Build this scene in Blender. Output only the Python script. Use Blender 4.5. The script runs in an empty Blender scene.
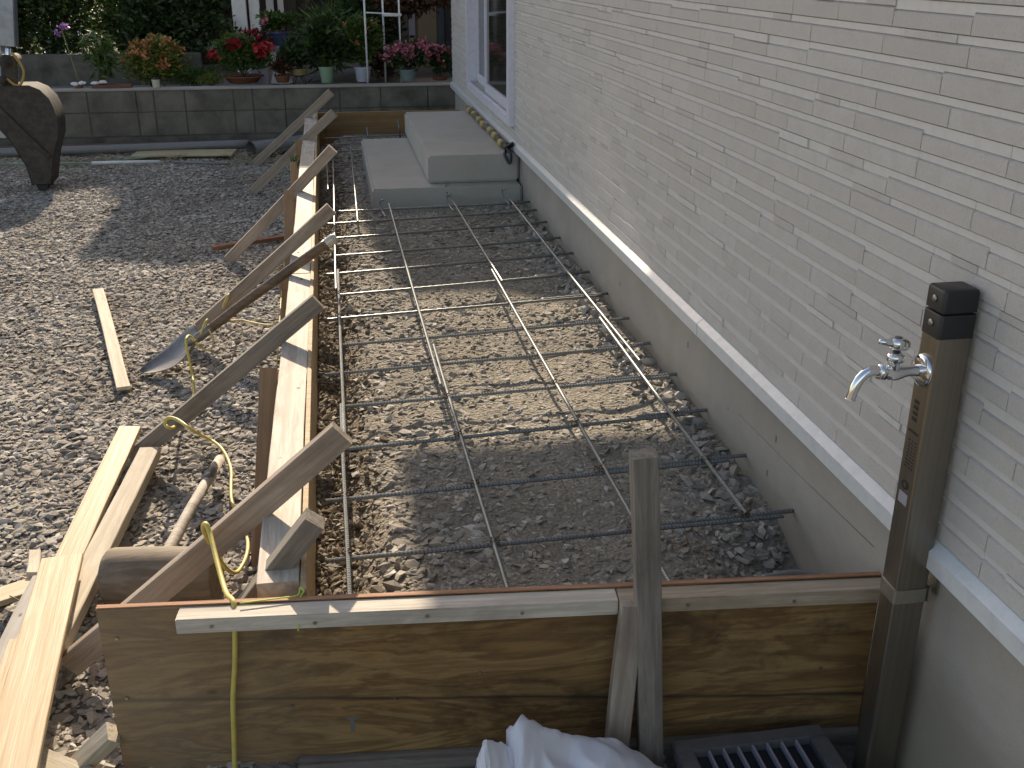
import bpy, bmesh, math, random
import numpy as np
from mathutils import Vector, Matrix, noise
R = math.radians
rnd = random.Random(7)
rng = np.random.default_rng(11)
sc = bpy.context.scene
col = sc.collection

# ------------------------------------------------------------------ camera
cam = bpy.data.cameras.new("camera"); cam_o = bpy.data.objects.new("camera", cam); col.objects.link(cam_o)
Fw = Vector((0.15580171, 0.91185317, -0.37980209)).normalized()
Rt = Vector((0.98587798, -0.16744799, 0.00240517)); Rt = (Rt - Fw * Rt.dot(Fw)).normalized()
Up = Rt.cross(Fw)
m = Matrix((Rt, Up, -Fw)).transposed().to_4x4(); m.translation = Vector((0, 0, 1.22))
cam_o.matrix_world = m
cam.sensor_width = 36; cam.lens = 36 * 1038.8 / 1024; cam.clip_start = .05; cam.clip_end = 2000
sc.camera = cam_o

# ------------------------------------------------------------------ sky and sun
SUN_EL, SUN_DRIFT = 28.0, 0.9          # low sun almost straight ahead, along the house wall
w = bpy.data.worlds.new("World"); sc.world = w; w.use_nodes = True
nt = w.node_tree; bg = nt.nodes['Background']
sky = nt.nodes.new('ShaderNodeTexSky'); sky.sky_type = 'NISHITA'; sky.sun_disc = False
sky.sun_elevation = R(SUN_EL); sky.sun_rotation = R(-SUN_DRIFT)
sky.air_density = 1.0; sky.dust_density = 1.5; sky.ozone_density = 1.0
nt.links.new(sky.outputs[0], bg.inputs[0]); bg.inputs[1].default_value = .15
sun = bpy.data.lights.new("sun", 'SUN'); sun.energy = 4.5; sun.angle = R(.55); sun.color = (1, .95, .85)
sun_o = bpy.data.objects.new("sun", sun); col.objects.link(sun_o)
sd = Vector((-math.sin(R(SUN_DRIFT)) * math.cos(R(SUN_EL)), math.cos(R(SUN_DRIFT)) * math.cos(R(SUN_EL)), math.sin(R(SUN_EL))))
sun_o.rotation_euler = sd.to_track_quat('Z', 'Y').to_euler(); sun_o.location = (0, 20, 12)
sc.view_settings.view_transform = 'Standard'; sc.view_settings.look = 'None'
sc.view_settings.exposure = 0.66; sc.view_settings.gamma = 1
sc.view_settings.use_white_balance = True; sc.view_settings.white_balance_temperature = 7700; sc.view_settings.white_balance_tint = 14

# ------------------------------------------------------------------ materials
def mat(name, color=(.5, .5, .5), rough=.7, metal=0, spec=.5):
    mt = bpy.data.materials.new(name); mt.use_nodes = True
    b = mt.node_tree.nodes['Principled BSDF']
    b.inputs['Base Color'].default_value = (*color, 1); b.inputs['Roughness'].default_value = rough
    b.inputs['Metallic'].default_value = metal; b.inputs['Specular IOR Level'].default_value = spec
    return mt
class N:
    def __init__(s, mt): s.t = mt.node_tree; s.b = s.t.nodes['Principled BSDF']
    def n(s, k, **kw):
        x = s.t.nodes.new('ShaderNode' + k)
        for a, v in kw.items(): setattr(x, a, v)
        return x
    def l(s, a, b): s.t.links.new(a, b)
    def coords(s, scale=(1, 1, 1), kind='Object', rand=False):
        tc = s.n('TexCoord'); mp = s.n('Mapping'); s.l(tc.outputs[kind], mp.inputs[0]); mp.inputs['Scale'].default_value = scale
        if rand:
            oi = s.n('ObjectInfo'); mu = s.n('MATH' if 0 else 'Math', operation='MULTIPLY'); mu.inputs[1].default_value = 37.0
            s.l(oi.outputs['Random'], mu.inputs[0]); cx = s.n('CombineXYZ')
            for i in range(3): s.l(mu.outputs[0], cx.inputs[i])
            s.l(cx.outputs[0], mp.inputs['Location'])
        return mp.outputs[0]
    def noise(s, vec, scale, detail=4, rough=.6, dist=0):
        x = s.n('TexNoise'); x.inputs['Scale'].default_value = scale; x.inputs['Detail'].default_value = detail
        x.inputs['Roughness'].default_value = rough; x.inputs['Distortion'].default_value = dist
        s.l(vec, x.inputs['Vector']); return x.outputs['Fac']
    def ramp(s, fac, stops, mode='LINEAR'):
        x = s.n('ValToRGB'); x.color_ramp.interpolation = mode; e = x.color_ramp.elements
        while len(e) < len(stops): e.new(.5)
        for i, (p, c) in enumerate(stops): e[i].position = p; e[i].color = (*c, 1) if len(c) == 3 else c
        s.l(fac, x.inputs[0]); return x.outputs[0]
    def mix(s, a, b, fac, mode='MIX'):
        x = s.n('Mix', data_type='RGBA', blend_type=mode)
        for k, v in ((0, fac), (6, a), (7, b)):
            if hasattr(v, 'links') or hasattr(v, 'is_linked'): s.l(v, x.inputs[k])
            elif k == 0: x.inputs[0].default_value = v
            else: x.inputs[k].default_value = (*v, 1)
        return x.outputs[2]
    def bump(s, h, strength=.4, dist=.003):
        x = s.n('Bump'); x.inputs['Strength'].default_value = strength; x.inputs['Distance'].default_value = dist
        s.l(h, x.inputs['Height']); s.l(x.outputs[0], s.b.inputs['Normal'])
    def color(s, c): s.l(c, s.b.inputs['Base Color'])

def wood(name, light, dark, stain=(.12, .09, .06), stain_amt=.5, rough=.75, fine=62, fig=7, gray=0):
    mt = mat(name, light, rough, spec=.3); n = N(mt)
    v = n.coords((.35, 1, 1), rand=True)
    fib = n.noise(n.coords((.03, 1, 1), rand=True), fine, 3, .7)
    figure = n.noise(n.coords((.10, 1, 1), rand=True), fig * 2.2, 5, .55, 1.6)
    blot = n.noise(v, 9, 5, .65, .4)
    c = n.mix(light, dark, n.ramp(figure, [(.38, (0, 0, 0)), (.5, (.55, .55, .55)), (.56, (.15, .15, .15)), (.72, (1, 1, 1))]))
    c = n.mix(c, dark, n.ramp(fib, [(.44, (0, 0, 0)), (.62, (.8, .8, .8))]))
    c = n.mix(c, stain, n.ramp(blot, [(.5, (0, 0, 0)), (.78, (stain_amt,) * 3)]))
    kn = n.n('TexVoronoi'); kn.inputs['Scale'].default_value = 3.2; n.l(n.coords((.8, 1.6, 1.6), rand=True), kn.inputs['Vector'])
    c = n.mix(c, (.05, .032, .02), n.ramp(kn.outputs['Distance'], [(.012, (.75,) * 3), (.03, (0, 0, 0))]))
    n.color(c)
    n.bump(fib, .6, .003)
    return mt
W_pale = wood('pale_lumber', (.60, .53, .42), (.41, .345, .25), (.22, .18, .135), .65, fig=11)
W_new = wood('new_lumber', (.55, .43, .29), (.42, .30, .17), (.35, .25, .13), .35, .55)
W_gray = wood('weathered_lumber', (.43, .355, .285), (.28, .22, .17), (.09, .07, .055), .6)
W_dark = wood('old_gray_lumber', (.30, .262, .22), (.165, .14, .115), (.06, .05, .04), .6)
W_stake = wood('stake_lumber', (.42, .255, .14), (.28, .16, .085), (.12, .08, .05), .5)
W_batten = wood('batten_lumber', (.66, .595, .50), (.44, .38, .31), (.20, .16, .12), .8, fig=12)
W_red = wood('reddish_lumber', (.33, .15, .08), (.2, .09, .05), (.1, .06, .04), .5)

def plywood():
    mt = mat('stained_plywood', (.3, .2, .1), .6, spec=.3); n = N(mt)
    a = n.noise(n.coords((.42, 1, 2.8)), 2.3, 7, .6, 3.0)
    b = n.noise(n.coords((.10, 1, 2.2)), 16, 4, .6, .8)
    fib = n.noise(n.coords((.025, 1, 1)), 120, 3, .7)
    c = n.ramp(a, [(.28, (.12, .06, .024)), (.40, (.29, .165, .062)), (.48, (.17, .09, .036)), (.55, (.34, .205, .085)), (.62, (.25, .14, .055)), (.78, (.43, .285, .145))])
    c = n.mix(c, (.13, .075, .035), n.ramp(b, [(.5, (0, 0, 0)), (.68, (.75,) * 3)]))
    bl = n.noise(n.coords((.9, 1, 1.8)), 5.5, 6, .7, .5)
    c = n.mix(c, (.055, .034, .018), n.ramp(bl, [(.53, (0, 0, 0)), (.72, (.8,) * 3)]))
    c = n.mix(c, (.12, .08, .045), n.ramp(fib, [(.5, (0, 0, 0)), (.8, (.5,) * 3)]))
    # long horizontal dark water line and pale greyed left end: marks of the board itself
    tc = n.n('TexCoord'); sx = n.n('SeparateXYZ'); n.l(tc.outputs['Object'], sx.inputs[0])
    wob = n.noise(n.coords((.35, 1, 0)), 4, 4, .6)
    ad = n.n('Math', operation='MULTIPLY_ADD'); n.l(wob, ad.inputs[0]); ad.inputs[1].default_value = .035; n.l(sx.outputs[2], ad.inputs[2])
    line = n.ramp(ad.outputs[0], [(0, (0, 0, 0)), (1, (0, 0, 0))])
    mr = n.n('Math', operation='ADD'); tl = n.n('Math', operation='MULTIPLY_ADD'); n.l(sx.outputs[0], tl.inputs[0]); tl.inputs[1].default_value = .05; n.l(ad.outputs[0], tl.inputs[2]); n.l(tl.outputs[0], mr.inputs[0]); mr.inputs[1].default_value = .108
    ab = n.n('Math', operation='ABSOLUTE'); n.l(mr.outputs[0], ab.inputs[0])
    lf = n.ramp(ab.outputs[0], [(.0015, (.9,) * 3), (.0055, (0, 0, 0))])
    c = n.mix(c, (.035, .025, .018), lf)
    gx = n.n('MapRange'); n.l(sx.outputs[0], gx.inputs[0]); gx.inputs[1].default_value = .08; gx.inputs[2].default_value = .5; gx.inputs[3].default_value = .4; gx.inputs[4].default_value = 0
    c = n.mix(c, (.33, .27, .19), gx.outputs[0])
    kn = n.n('TexVoronoi'); kn.inputs['Scale'].default_value = 3.1; n.l(n.coords((.8, 1, 1.5)), kn.inputs['Vector'])
    c = n.mix(c, (.04, .025, .015), n.ramp(kn.outputs['Distance'], [(.02, (.8,) * 3), (.045, (0, 0, 0))]))
    n.color(c); n.bump(fib, .25, .002); return mt
W_ply = plywood()
W_plyedge = wood('plywood_edge', (.50, .28, .17), (.30, .13, .07), (.2, .1, .06), .5, fine=160)

def stone_mat(name, stops, soil=None):
    mt = mat(name, (.3, .3, .3), .9, spec=.25); n = N(mt)
    g = n.n('NewGeometry')
    c = n.ramp(g.outputs['Random Per Island'], stops)
    f = n.noise(n.coords((1, 1, 1)), 140, 4, .7)
    c = n.mix(c, (.15, .135, .11), n.ramp(f, [(.5, (0, 0, 0)), (.8, (.5,) * 3)]))
    lo = n.noise(n.coords(), 1.7, 5, .65, .4)
    c = n.mix(c, (.19, .15, .11), n.ramp(lo, [(.47, (0, 0, 0)), (.68, (.6,) * 3)]))
    n.color(c); n.bump(f, .35, .002); return mt
M_stone = stone_mat('crushed_stone', [(0, (.26, .235, .205)), (.35, (.36, .325, .28)), (.7, (.43, .385, .325)), (.93, (.48, .44, .38)), (1, (.60, .57, .52))])
M_bedstone = stone_mat('base_course_stone', [(0, (.21, .19, .155)), (.5, (.33, .295, .24)), (.85, (.43, .385, .32)), (1, (.57, .53, .46))])

def ground_mat(name, c1, c2, s=60):
    mt = mat(name, c1, .95, spec=.15); n = N(mt); v = n.coords()
    a = n.noise(v, s, 6, .75); b = n.noise(v, 2.5, 4, .6)
    vo = n.n('TexVoronoi'); vo.inputs['Scale'].default_value = s * 1.3; n.l(v, vo.inputs['Vector'])
    c = n.mix(c1, c2, n.ramp(a, [(.35, (0, 0, 0)), (.7, (1, 1, 1))]))
    c = n.mix(c, tuple(x * .75 for x in c1), n.ramp(b, [(.4, (0, 0, 0)), (.7, (.6,) * 3)]))
    n.color(c)
    mx = n.n('Math', operation='ADD'); n.l(a, mx.inputs[0]); n.l(vo.outputs['Distance'], mx.inputs[1]); n.bump(mx.outputs[0], .8, .012)
    return mt
M_yard = ground_mat('yard_gravel_base', (.20, .18, .155), (.33, .30, .26))
def bed_mat():
    mt = ground_mat('bed_base', (.25, .22, .175), (.42, .375, .305), 70); n = N(mt)
    base = n.b.inputs['Base Color'].links[0].from_socket
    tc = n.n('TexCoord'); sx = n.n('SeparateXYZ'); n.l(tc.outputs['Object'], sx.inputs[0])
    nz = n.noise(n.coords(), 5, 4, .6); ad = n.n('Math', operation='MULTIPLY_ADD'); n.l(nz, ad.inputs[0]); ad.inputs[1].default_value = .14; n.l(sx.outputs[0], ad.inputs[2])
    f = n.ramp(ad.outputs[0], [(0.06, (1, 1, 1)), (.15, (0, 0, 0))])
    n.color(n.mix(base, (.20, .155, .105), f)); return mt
M_bed = bed_mat()
def clod_mat():
    mt = mat('soil_clods', (.2, .13, .07), .95, spec=.1); n = N(mt); g = n.n('NewGeometry')
    n.color(n.ramp(g.outputs['Random Per Island'], [(0, (.15, .12, .085)), (.5, (.23, .19, .14)), (1, (.34, .295, .235))])); return mt
M_clod = clod_mat()

def concrete(name, c1, c2, rough=.85, bump=.25, scale=1, pits=True):
    mt = mat(name, c1, rough, spec=.3); n = N(mt); v = n.coords()
    a = n.noise(v, 2.2 * scale, 6, .65, .3); f = n.noise(v, 260, 3, .7)
    c = n.mix(c1, c2, n.ramp(a, [(.35, (0, 0, 0)), (.68, (1, 1, 1))]))
    c = n.mix(c, tuple(x * .6 for x in c2), n.ramp(f, [(.55, (0, 0, 0)), (.8, (.5,) * 3)]))
    if pits:
        vo = n.n('TexVoronoi'); vo.inputs['Scale'].default_value = 7; n.l(v, vo.inputs['Vector'])
        c = n.mix(c, tuple(x * .35 for x in c2), n.ramp(vo.outputs['Distance'], [(.03, (.8,) * 3), (.05, (0, 0, 0))]))
    n.color(c); n.bump(f, bump, .002); return mt
M_found = concrete('foundation_render', (.41, .375, .325), (.325, .295, .255))
def found_dirt():
    n = N(M_found); base = n.b.inputs['Base Color'].links[0].from_socket
    tc = n.n('TexCoord'); sx = n.n('SeparateXYZ'); n.l(tc.outputs['Object'], sx.inputs[0])
    ad = n.n('Math', operation='MULTIPLY_ADD'); n.l(n.noise(n.coords((1, 1, 2.2)), 7, 5, .7), ad.inputs[0]); ad.inputs[1].default_value = -.16; n.l(sx.outputs[2], ad.inputs[2])
    f = n.n('MapRange'); n.l(ad.outputs[0], f.inputs[0]); f.inputs[1].default_value = -.14; f.inputs[2].default_value = -.02; f.inputs[3].default_value = .75; f.inputs[4].default_value = 0
    n.color(n.mix(base, (.26, .225, .17), f.outputs[0]))
found_dirt()
M_step = concrete('step_concrete', (.44, .42, .375), (.36, .345, .30), pits=False)
M_block = concrete('old_block', (.20, .19, .16), (.095, .09, .075), scale=2)
M_mortar = concrete('block_mortar', (.16, .15, .13), (.07, .065, .055), scale=3, pits=False)
def siding():
    mt = mat('siding_brick_relief', (.6, .55, .5), .65, spec=.35); n = N(mt); v = n.coords()
    g = n.n('NewGeometry')
    f = n.noise(v, 170, 5, .75); a = n.noise(v, 22, 4, .6)
    c = n.ramp(g.outputs['Random Per Island'], [(0, (.54, .50, .46)), (.6, (.57, .53, .49)), (1, (.60, .565, .525))])
    c = n.mix(c, (.50, .46, .415), n.ramp(a, [(.45, (0, 0, 0)), (.75, (.6,) * 3)]))
    c = n.mix(c, (.40, .36, .32), n.ramp(f, [(.5, (0, 0, 0)), (.75, (.6,) * 3)]))
    n.color(c); n.bump(f, .7, .003); return mt
M_siding = siding()
M_groove = mat('siding_groove', (.47, .43, .38), .8)
M_score = mat('scored_line', (.24, .22, .18), .9)
def painted(name, c, rough=.35, metal=0, amt=.08):
    mt = mat(name, c, rough, metal); n = N(mt); f = n.noise(n.coords(), 30, 5, .7)
    n.color(n.mix(c, tuple(x * (1 - amt * 3) for x in c), n.ramp(f, [(.45, (0, 0, 0)), (.75, (.7,) * 3)])))
    return mt
M_ledgelight = painted('siding_ledge_highlight', (.625, .595, .56), .55, amt=.05)  # thin strips coloured paler to paint in the sky highlight on the ledges
M_flash = painted('flashing_white', (.66, .67, .66), .28)
M_frame = painted('window_frame_white', (.68, .68, .76), .35)
M_glass = mat('dark_window_glass', (.03, .03, .025), .06, 0, .6)
M_alu = painted('aluminium_track', (.45, .47, .47), .35, .8)
def bronze():
    mt = mat('brushed_bronze', (.27, .20, .125), .33, .9); n = N(mt)
    f = n.noise(n.coords((1, 1, .006)), 420, 3, .7); b = n.noise(n.coords((1, 1, .01)), 110, 2, .6)
    c = n.mix((.29, .255, .21), (.235, .205, .165), n.ramp(f, [(.35, (0, 0, 0)), (.65, (1, 1, 1))]))
    c = n.mix(c, (.36, .32, .265), n.ramp(b, [(.5, (0, 0, 0)), (.75, (.35,) * 3)]))
    n.color(c); n.bump(f, .12, .0008); return mt
M_bronze = bronze()
M_black = mat('black_plastic', (.018, .018, .019), .42)
M_chrome = mat('chrome', (.78, .79, .80), .07, 1)
M_steelstrap = painted('steel_strap', (.42, .39, .33), .38, .85)
M_ink = mat('printed_ink', (.02, .015, .012), .6)
M_sticker = mat('silver_sticker', (.42, .42, .47), .3, .3)
def rebar():
    mt = mat('rebar_steel', (.16, .165, .16), .42, .75); n = N(mt); f = n.noise(n.coords(), 45, 4, .7)
    n.color(n.mix((.21, .225, .225), (.155, .15, .14), n.ramp(f, [(.45, (0, 0, 0)), (.75, (1, 1, 1))]))); return mt
M_rebar = rebar()
M_wire = mat('rusty_tie_wire', (.12, .07, .04), .6, .6)
M_cord = painted('yellow_cord', (.62, .50, .13), .5, amt=.12)
M_twine = mat('straw_twine', (.55, .45, .18), .7)
M_green = mat('green_string', (.45, .62, .08), .6)
def metal_worn(name, a, b, rough=.4):
    mt = mat(name, a, rough, .6); n = N(mt); f = n.noise(n.coords(), 14, 6, .7)
    n.color(n.mix(a, b, n.ramp(f, [(.42, (0, 0, 0)), (.68, (1, 1, 1))]))); return mt
M_blade = metal_worn('shovel_steel', (.17, .16, .15), (.26, .24, .22), .42)
M_bucket = metal_worn('bucket_steel', (.075, .068, .06), (.13, .118, .10), .85)
M_arm = metal_worn('arm_paint', (.30, .33, .38), (.22, .24, .27), .4)
M_handle = wood('shovel_handle', (.22, .14, .085), (.11, .07, .045), (.07, .05, .03), .6, .4)
M_mallet = wood('mallet_wood', (.29, .23, .17), (.17, .13, .09), (.1, .075, .05), .6)
M_stick = wood('mallet_handle_wood', (.50, .45, .38), (.33, .28, .23), (.2, .16, .12), .5)
M_pvc = painted('grey_pipe', (.19, .19, .185), .45)
M_pvcw = painted('white_pipe', (.75, .76, .74), .35)
def sheet():
    mt = mat('white_sheet', (.70, .71, .78), .5); n = N(mt); f = n.noise(n.coords(), 9, 6, .7)
    n.color(n.mix((.74, .74, .78), (.54, .51, .45), n.ramp(f, [(.55, (0, 0, 0)), (.75, (.6,) * 3)]))); n.bump(n.noise(n.coords(), 14, 3, .5), .2, .004); return mt
M_sheet = sheet()
M_drain = metal_worn('drain_frame', (.26, .26, .27), (.20, .20, .2), .45)
M_drainslat = mat('drain_recess', (.02, .022, .03), .35)
def leafm(name, a, b, rough=.45):
    mt = mat(name, a, rough, spec=.45); n = N(mt); g = n.n('NewGeometry')
    n.color(n.ramp(g.outputs['Random Per Island'], [(0, tuple(x * .5 for x in a)), (.5, a), (1, b)]))
    n.b.inputs['Transmission Weight'].default_value = 0
    tr = n.n('BsdfTranslucent'); tr.inputs[0].default_value = (*b, 1); ms = n.n('MixShader'); ms.inputs[0].default_value = .2
    out = [x for x in n.t.nodes if x.type == 'OUTPUT_MATERIAL'][0]
    n.l(n.b.outputs[0], ms.inputs[1]); n.l(tr.outputs[0], ms.inputs[2]); n.l(ms.outputs[0], out.inputs[0]); return mt
L_dark = leafm('dark_leaves', (.028, .055, .018), (.06, .12, .03))
L_mid = leafm('mid_leaves', (.05, .10, .022), (.12, .2, .045))
L_yel = leafm('yellow_green_leaves', (.10, .15, .03), (.25, .28, .05))
L_brown = leafm('dry_leaves', (.07, .035, .02), (.15, .07, .04))
F_orange = leafm('orange_petals', (.62, .22, .10), (.75, .38, .16)); F_red = leafm('red_petals', (.42, .015, .03), (.55, .035, .05))
F_pink = leafm('pink_petals', (.50, .12, .19), (.66, .28, .34)); F_purple = leafm('purple_petals', (.35, .16, .45), (.6, .35, .65))
M_bark = wood('bark', (.12, .09, .07), (.06, .045, .035))
M_white = painted('white_paint', (.72, .74, .76), .4)
M_hwall = concrete('neighbour_wall_finish', (.10, .085, .07), (.07, .06, .05), pits=False)
M_roof = mat('roof_tiles', (.07, .07, .08), .6)
M_beige = mat('beige_panel', (.34, .27, .19), .6)
M_terra = concrete('terracotta', (.24, .10, .06), (.17, .07, .045), pits=False)
M_lav = painted('pale_pot', (.42, .45, .55), .4); M_blue = painted('blue_pot', (.05, .07, .16), .4); M_gpot = painted('green_pot', (.22, .36, .24), .5)
M_gteal = painted('teal_pot', (.20, .27, .27), .5); M_bowl = painted('ochre_bowl', (.36, .28, .13), .5)
M_tan = wood('tan_panel', (.50, .42, .25), (.4, .33, .2)); M_brickred = mat('red_strip', (.20, .11, .09), .8)

# ------------------------------------------------------------------ helpers
def link(o, parent=None, m=None):
    col.objects.link(o)
    if parent is not None: o.parent = parent
    if m is not None and o.type == 'MESH': o.data.materials.append(m)
    return o
def tag(o, label=None, cat=None, group=None, kind=None):
    if label: o['label'] = label
    if cat: o['category'] = cat
    if group: o['group'] = group
    if kind: o['kind'] = kind
    return o
def empty(name, label, cat, loc=(0, 0, 0), group=None):
    o = bpy.data.objects.new(name, None); o.location = loc; o.empty_display_size = .1; link(o); return tag(o, label, cat, group)
def from_bm(name, bm, m, parent=None, smooth=False, loc=None):
    me = bpy.data.meshes.new(name); bmesh.ops.recalc_face_normals(bm, faces=bm.faces[:]); bm.to_mesh(me); bm.free()
    if smooth:
        for p in me.polygons: p.use_smooth = True
    o = bpy.data.objects.new(name, me); link(o, parent, m)
    if parent is not None: o.matrix_parent_inverse = Matrix.Translation(-parent.location) if parent.type == 'EMPTY' else parent.matrix_world.inverted()
    return o
def bbox(bm, x0, x1, y0, y1, z0, z1, bev=0, mi=0):
    r = bmesh.ops.create_cube(bm, size=1); vs = r['verts']
    for v in vs: v.co = Vector(((x0 + x1) / 2 + v.co.x * (x1 - x0), (y0 + y1) / 2 + v.co.y * (y1 - y0), (z0 + z1) / 2 + v.co.z * (z1 - z0)))
    fs = {f for v in vs for f in v.link_faces}
    for f in fs: f.material_index = mi
    if bev:
        es = list({e for v in vs for e in v.link_edges}); bmesh.ops.bevel(bm, geom=es, offset=bev, segments=2, affect='EDGES', clamp_overlap=True)
def box(name, x0, x1, y0, y1, z0, z1, m, parent=None, bev=.002, smooth=False):
    bm = bmesh.new(); bbox(bm, x0, x1, y0, y1, z0, z1, bev); return from_bm(name, bm, m, parent, smooth)
def tube_into(bm, pts, r, seg=8, cap=True):
    pts = [Vector(p) for p in pts]; rs = r if isinstance(r, (list, tuple)) else [r] * len(pts); rings = []
    t0 = (pts[1] - pts[0]).normalized(); a = t0.orthogonal().normalized()
    for i, p in enumerate(pts):
        t = ((pts[min(i + 1, len(pts) - 1)] - pts[max(i - 1, 0)])).normalized()
        a = (a - t * a.dot(t)); a = a.normalized() if a.length > 1e-6 else t.orthogonal().normalized(); b = t.cross(a)
        rings.append([bm.verts.new(p + (a * math.cos(k * 2 * math.pi / seg) + b * math.sin(k * 2 * math.pi / seg)) * rs[i]) for k in range(seg)])
    for q, s in zip(rings, rings[1:]):
        for k in range(seg): bm.faces.new((q[k], q[(k + 1) % seg], s[(k + 1) % seg], s[k]))
    if cap: bm.faces.new(rings[0]); bm.faces.new(rings[-1])
def smooth_path(pts, k=6):
    pts = [Vector(p) for p in pts]; out = []
    for i in range(len(pts) - 1):
        p0, p1, p2, p3 = pts[max(i - 1, 0)], pts[i], pts[i + 1], pts[min(i + 2, len(pts) - 1)]
        for j in range(k):
            t = j / k; out.append(.5 * ((2 * p1) + (p2 - p0) * t + (2 * p0 - 5 * p1 + 4 * p2 - p3) * t * t + (3 * p1 - p0 - 3 * p2 + p3) * t ** 3))
    return out + [pts[-1]]
def tube(name, pts, r, m, parent=None, seg=10, sm=0):
    bm = bmesh.new(); p = smooth_path(pts, sm) if sm else pts
    if isinstance(r, (list, tuple)) and sm: r = [r[min(int(i / sm), len(r) - 1)] for i in range(len(p))]
    tube_into(bm, p, r, seg); return from_bm(name, bm, m, parent, True)
def set_auto(o):
    return o
def plank(name, p0, p1, w_, t_, m, parent=None, normal=(0, 0, 1), warp=.0015, bev=.0018, cut=0):
    """Board from p0 to p1 (centre line). width w_ lies across, thickness t_ along 'normal'. Local X is the grain."""
    p0, p1 = Vector(p0), Vector(p1); L = (p1 - p0).length; x = (p1 - p0).normalized(); n = Vector(normal); n = (n - x * n.dot(x)).normalized(); y = n.cross(x)
    bm = bmesh.new(); seg = max(3, int(L / .08)); rings = []
    ph = rnd.random() * 9; b = min(bev, t_ * .25)
    prof = [(-w_/2 + b, -t_/2), (w_/2 - b, -t_/2), (w_/2, -t_/2 + b), (w_/2, t_/2 - b), (w_/2 - b, t_/2), (-w_/2 + b, t_/2), (-w_/2, t_/2 - b), (-w_/2, -t_/2 + b)]
    for i in range(seg + 1):
        s = i / seg; ox = warp * math.sin(ph + s * 5); oz = warp * math.sin(ph * 2 + s * 4)
        rings.append([bm.verts.new((L * s + (cut * py if i in (0, seg) else 0), py + ox + rnd.uniform(-.0005, .0005), pz + oz + rnd.uniform(-.0004, .0004))) for py, pz in prof])
    for q, s in zip(rings, rings[1:]):
        for k in range(8): bm.faces.new((q[k], q[(k + 1) % 8], s[(k + 1) % 8], s[k]))
    bm.faces.new(rings[0]); bm.faces.new(rings[-1])
    bmesh.ops.recalc_face_normals(bm, faces=bm.faces[:])
    me = bpy.data.meshes.new(name); bm.to_mesh(me); bm.free()
    o = bpy.data.objects.new(name, me); me.materials.append(m); col.objects.link(o)
    mw = Matrix((x, y, n)).transposed().to_4x4(); mw.translation = p0
    if parent is not None: o.parent = parent; o.matrix_local = Matrix.Translation(-parent.location) @ mw
    else: o.matrix_world = mw
    return o
def np_mesh(name, verts, faces, m, parent=None):
    me = bpy.data.meshes.new(name); k = faces.shape[1]
    me.vertices.add(len(verts)); me.vertices.foreach_set('co', verts.astype(np.float32).ravel())
    me.loops.add(faces.size); me.loops.foreach_set('vertex_index', faces.astype(np.int32).ravel())
    me.polygons.add(len(faces)); me.polygons.foreach_set('loop_start', np.arange(0, faces.size, k, dtype=np.int32)); me.polygons.foreach_set('loop_total', np.full(len(faces), k, np.int32))
    me.polygons.foreach_set('use_smooth', np.zeros(len(faces), bool)); me.update(calc_edges=True); me.validate()
    o = bpy.data.objects.new(name, me); me.materials.append(m); col.objects.link(o)
    if parent is not None: o.parent = parent; o.matrix_parent_inverse = Matrix.Translation(-parent.location)
    return o
# smooth value noise for terrain
def vnoise(x, y, s, seed):
    r = np.random.default_rng(seed); g = r.random((64, 64)); u, v = x / s, y / s
    iu, iv = np.floor(u).astype(int), np.floor(v).astype(int); fu, fv = u - iu, v - iv; fu = fu * fu * (3 - 2 * fu); fv = fv * fv * (3 - 2 * fv)
    G = lambda a, b: g[a % 64, b % 64]
    return (G(iu, iv) * (1 - fu) + G(iu + 1, iv) * fu) * (1 - fv) + (G(iu, iv + 1) * (1 - fu) + G(iu + 1, iv + 1) * fu) * fv - .5
def sstep(a, b, x): t = np.clip((x - a) / (b - a), 0, 1); return t * t * (3 - 2 * t)
def yard_h(x, y): return -.305 + .035 * vnoise(x, y, .7, 1) + .018 * vnoise(x, y, .18, 2) + .02 * sstep(-.5, -.25, x) * sstep(1.9, 2.4, y)
def bed_h(x, y):
    h = -.062 + .022 * vnoise(x, y, .35, 3) + .014 * vnoise(x, y, .1, 4)
    h = h - .085 * (1 - sstep(-.07, .1, x + .05 * vnoise(x, y, .2, 5)))
    h = h - .10 * (1 - sstep(1.85, 2.2, y)) * sstep(.72, .95, x) + .02 * sstep(.88, 1.0, x) * sstep(2.2, 2.6, y)
    return h - .03 * sstep(5.6, 6.2, y)
def grid(name, x0, x1, y0, y1, step, hf, m):
    nx, ny = int((x1 - x0) / step) + 1, int((y1 - y0) / step) + 1
    X, Y = np.meshgrid(np.linspace(x0, x1, nx), np.linspace(y0, y1, ny), indexing='ij'); Z = hf(X, Y)
    V = np.stack([X.ravel(), Y.ravel(), Z.ravel()], 1); i = np.arange(nx * ny).reshape(nx, ny)
    F = np.stack([i[:-1, :-1], i[1:, :-1], i[1:, 1:], i[:-1, 1:]], -1).reshape(-1, 4)
    Ln = 1.775 - .089 * (V[:, 0] + .492)
    if 'bed' in name: V[:, 1] = np.maximum(V[:, 1], Ln)
    o = np_mesh(name, V, F, m)
    o.data.polygons.foreach_set('use_smooth', np.ones(len(F), bool)); return o
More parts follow.
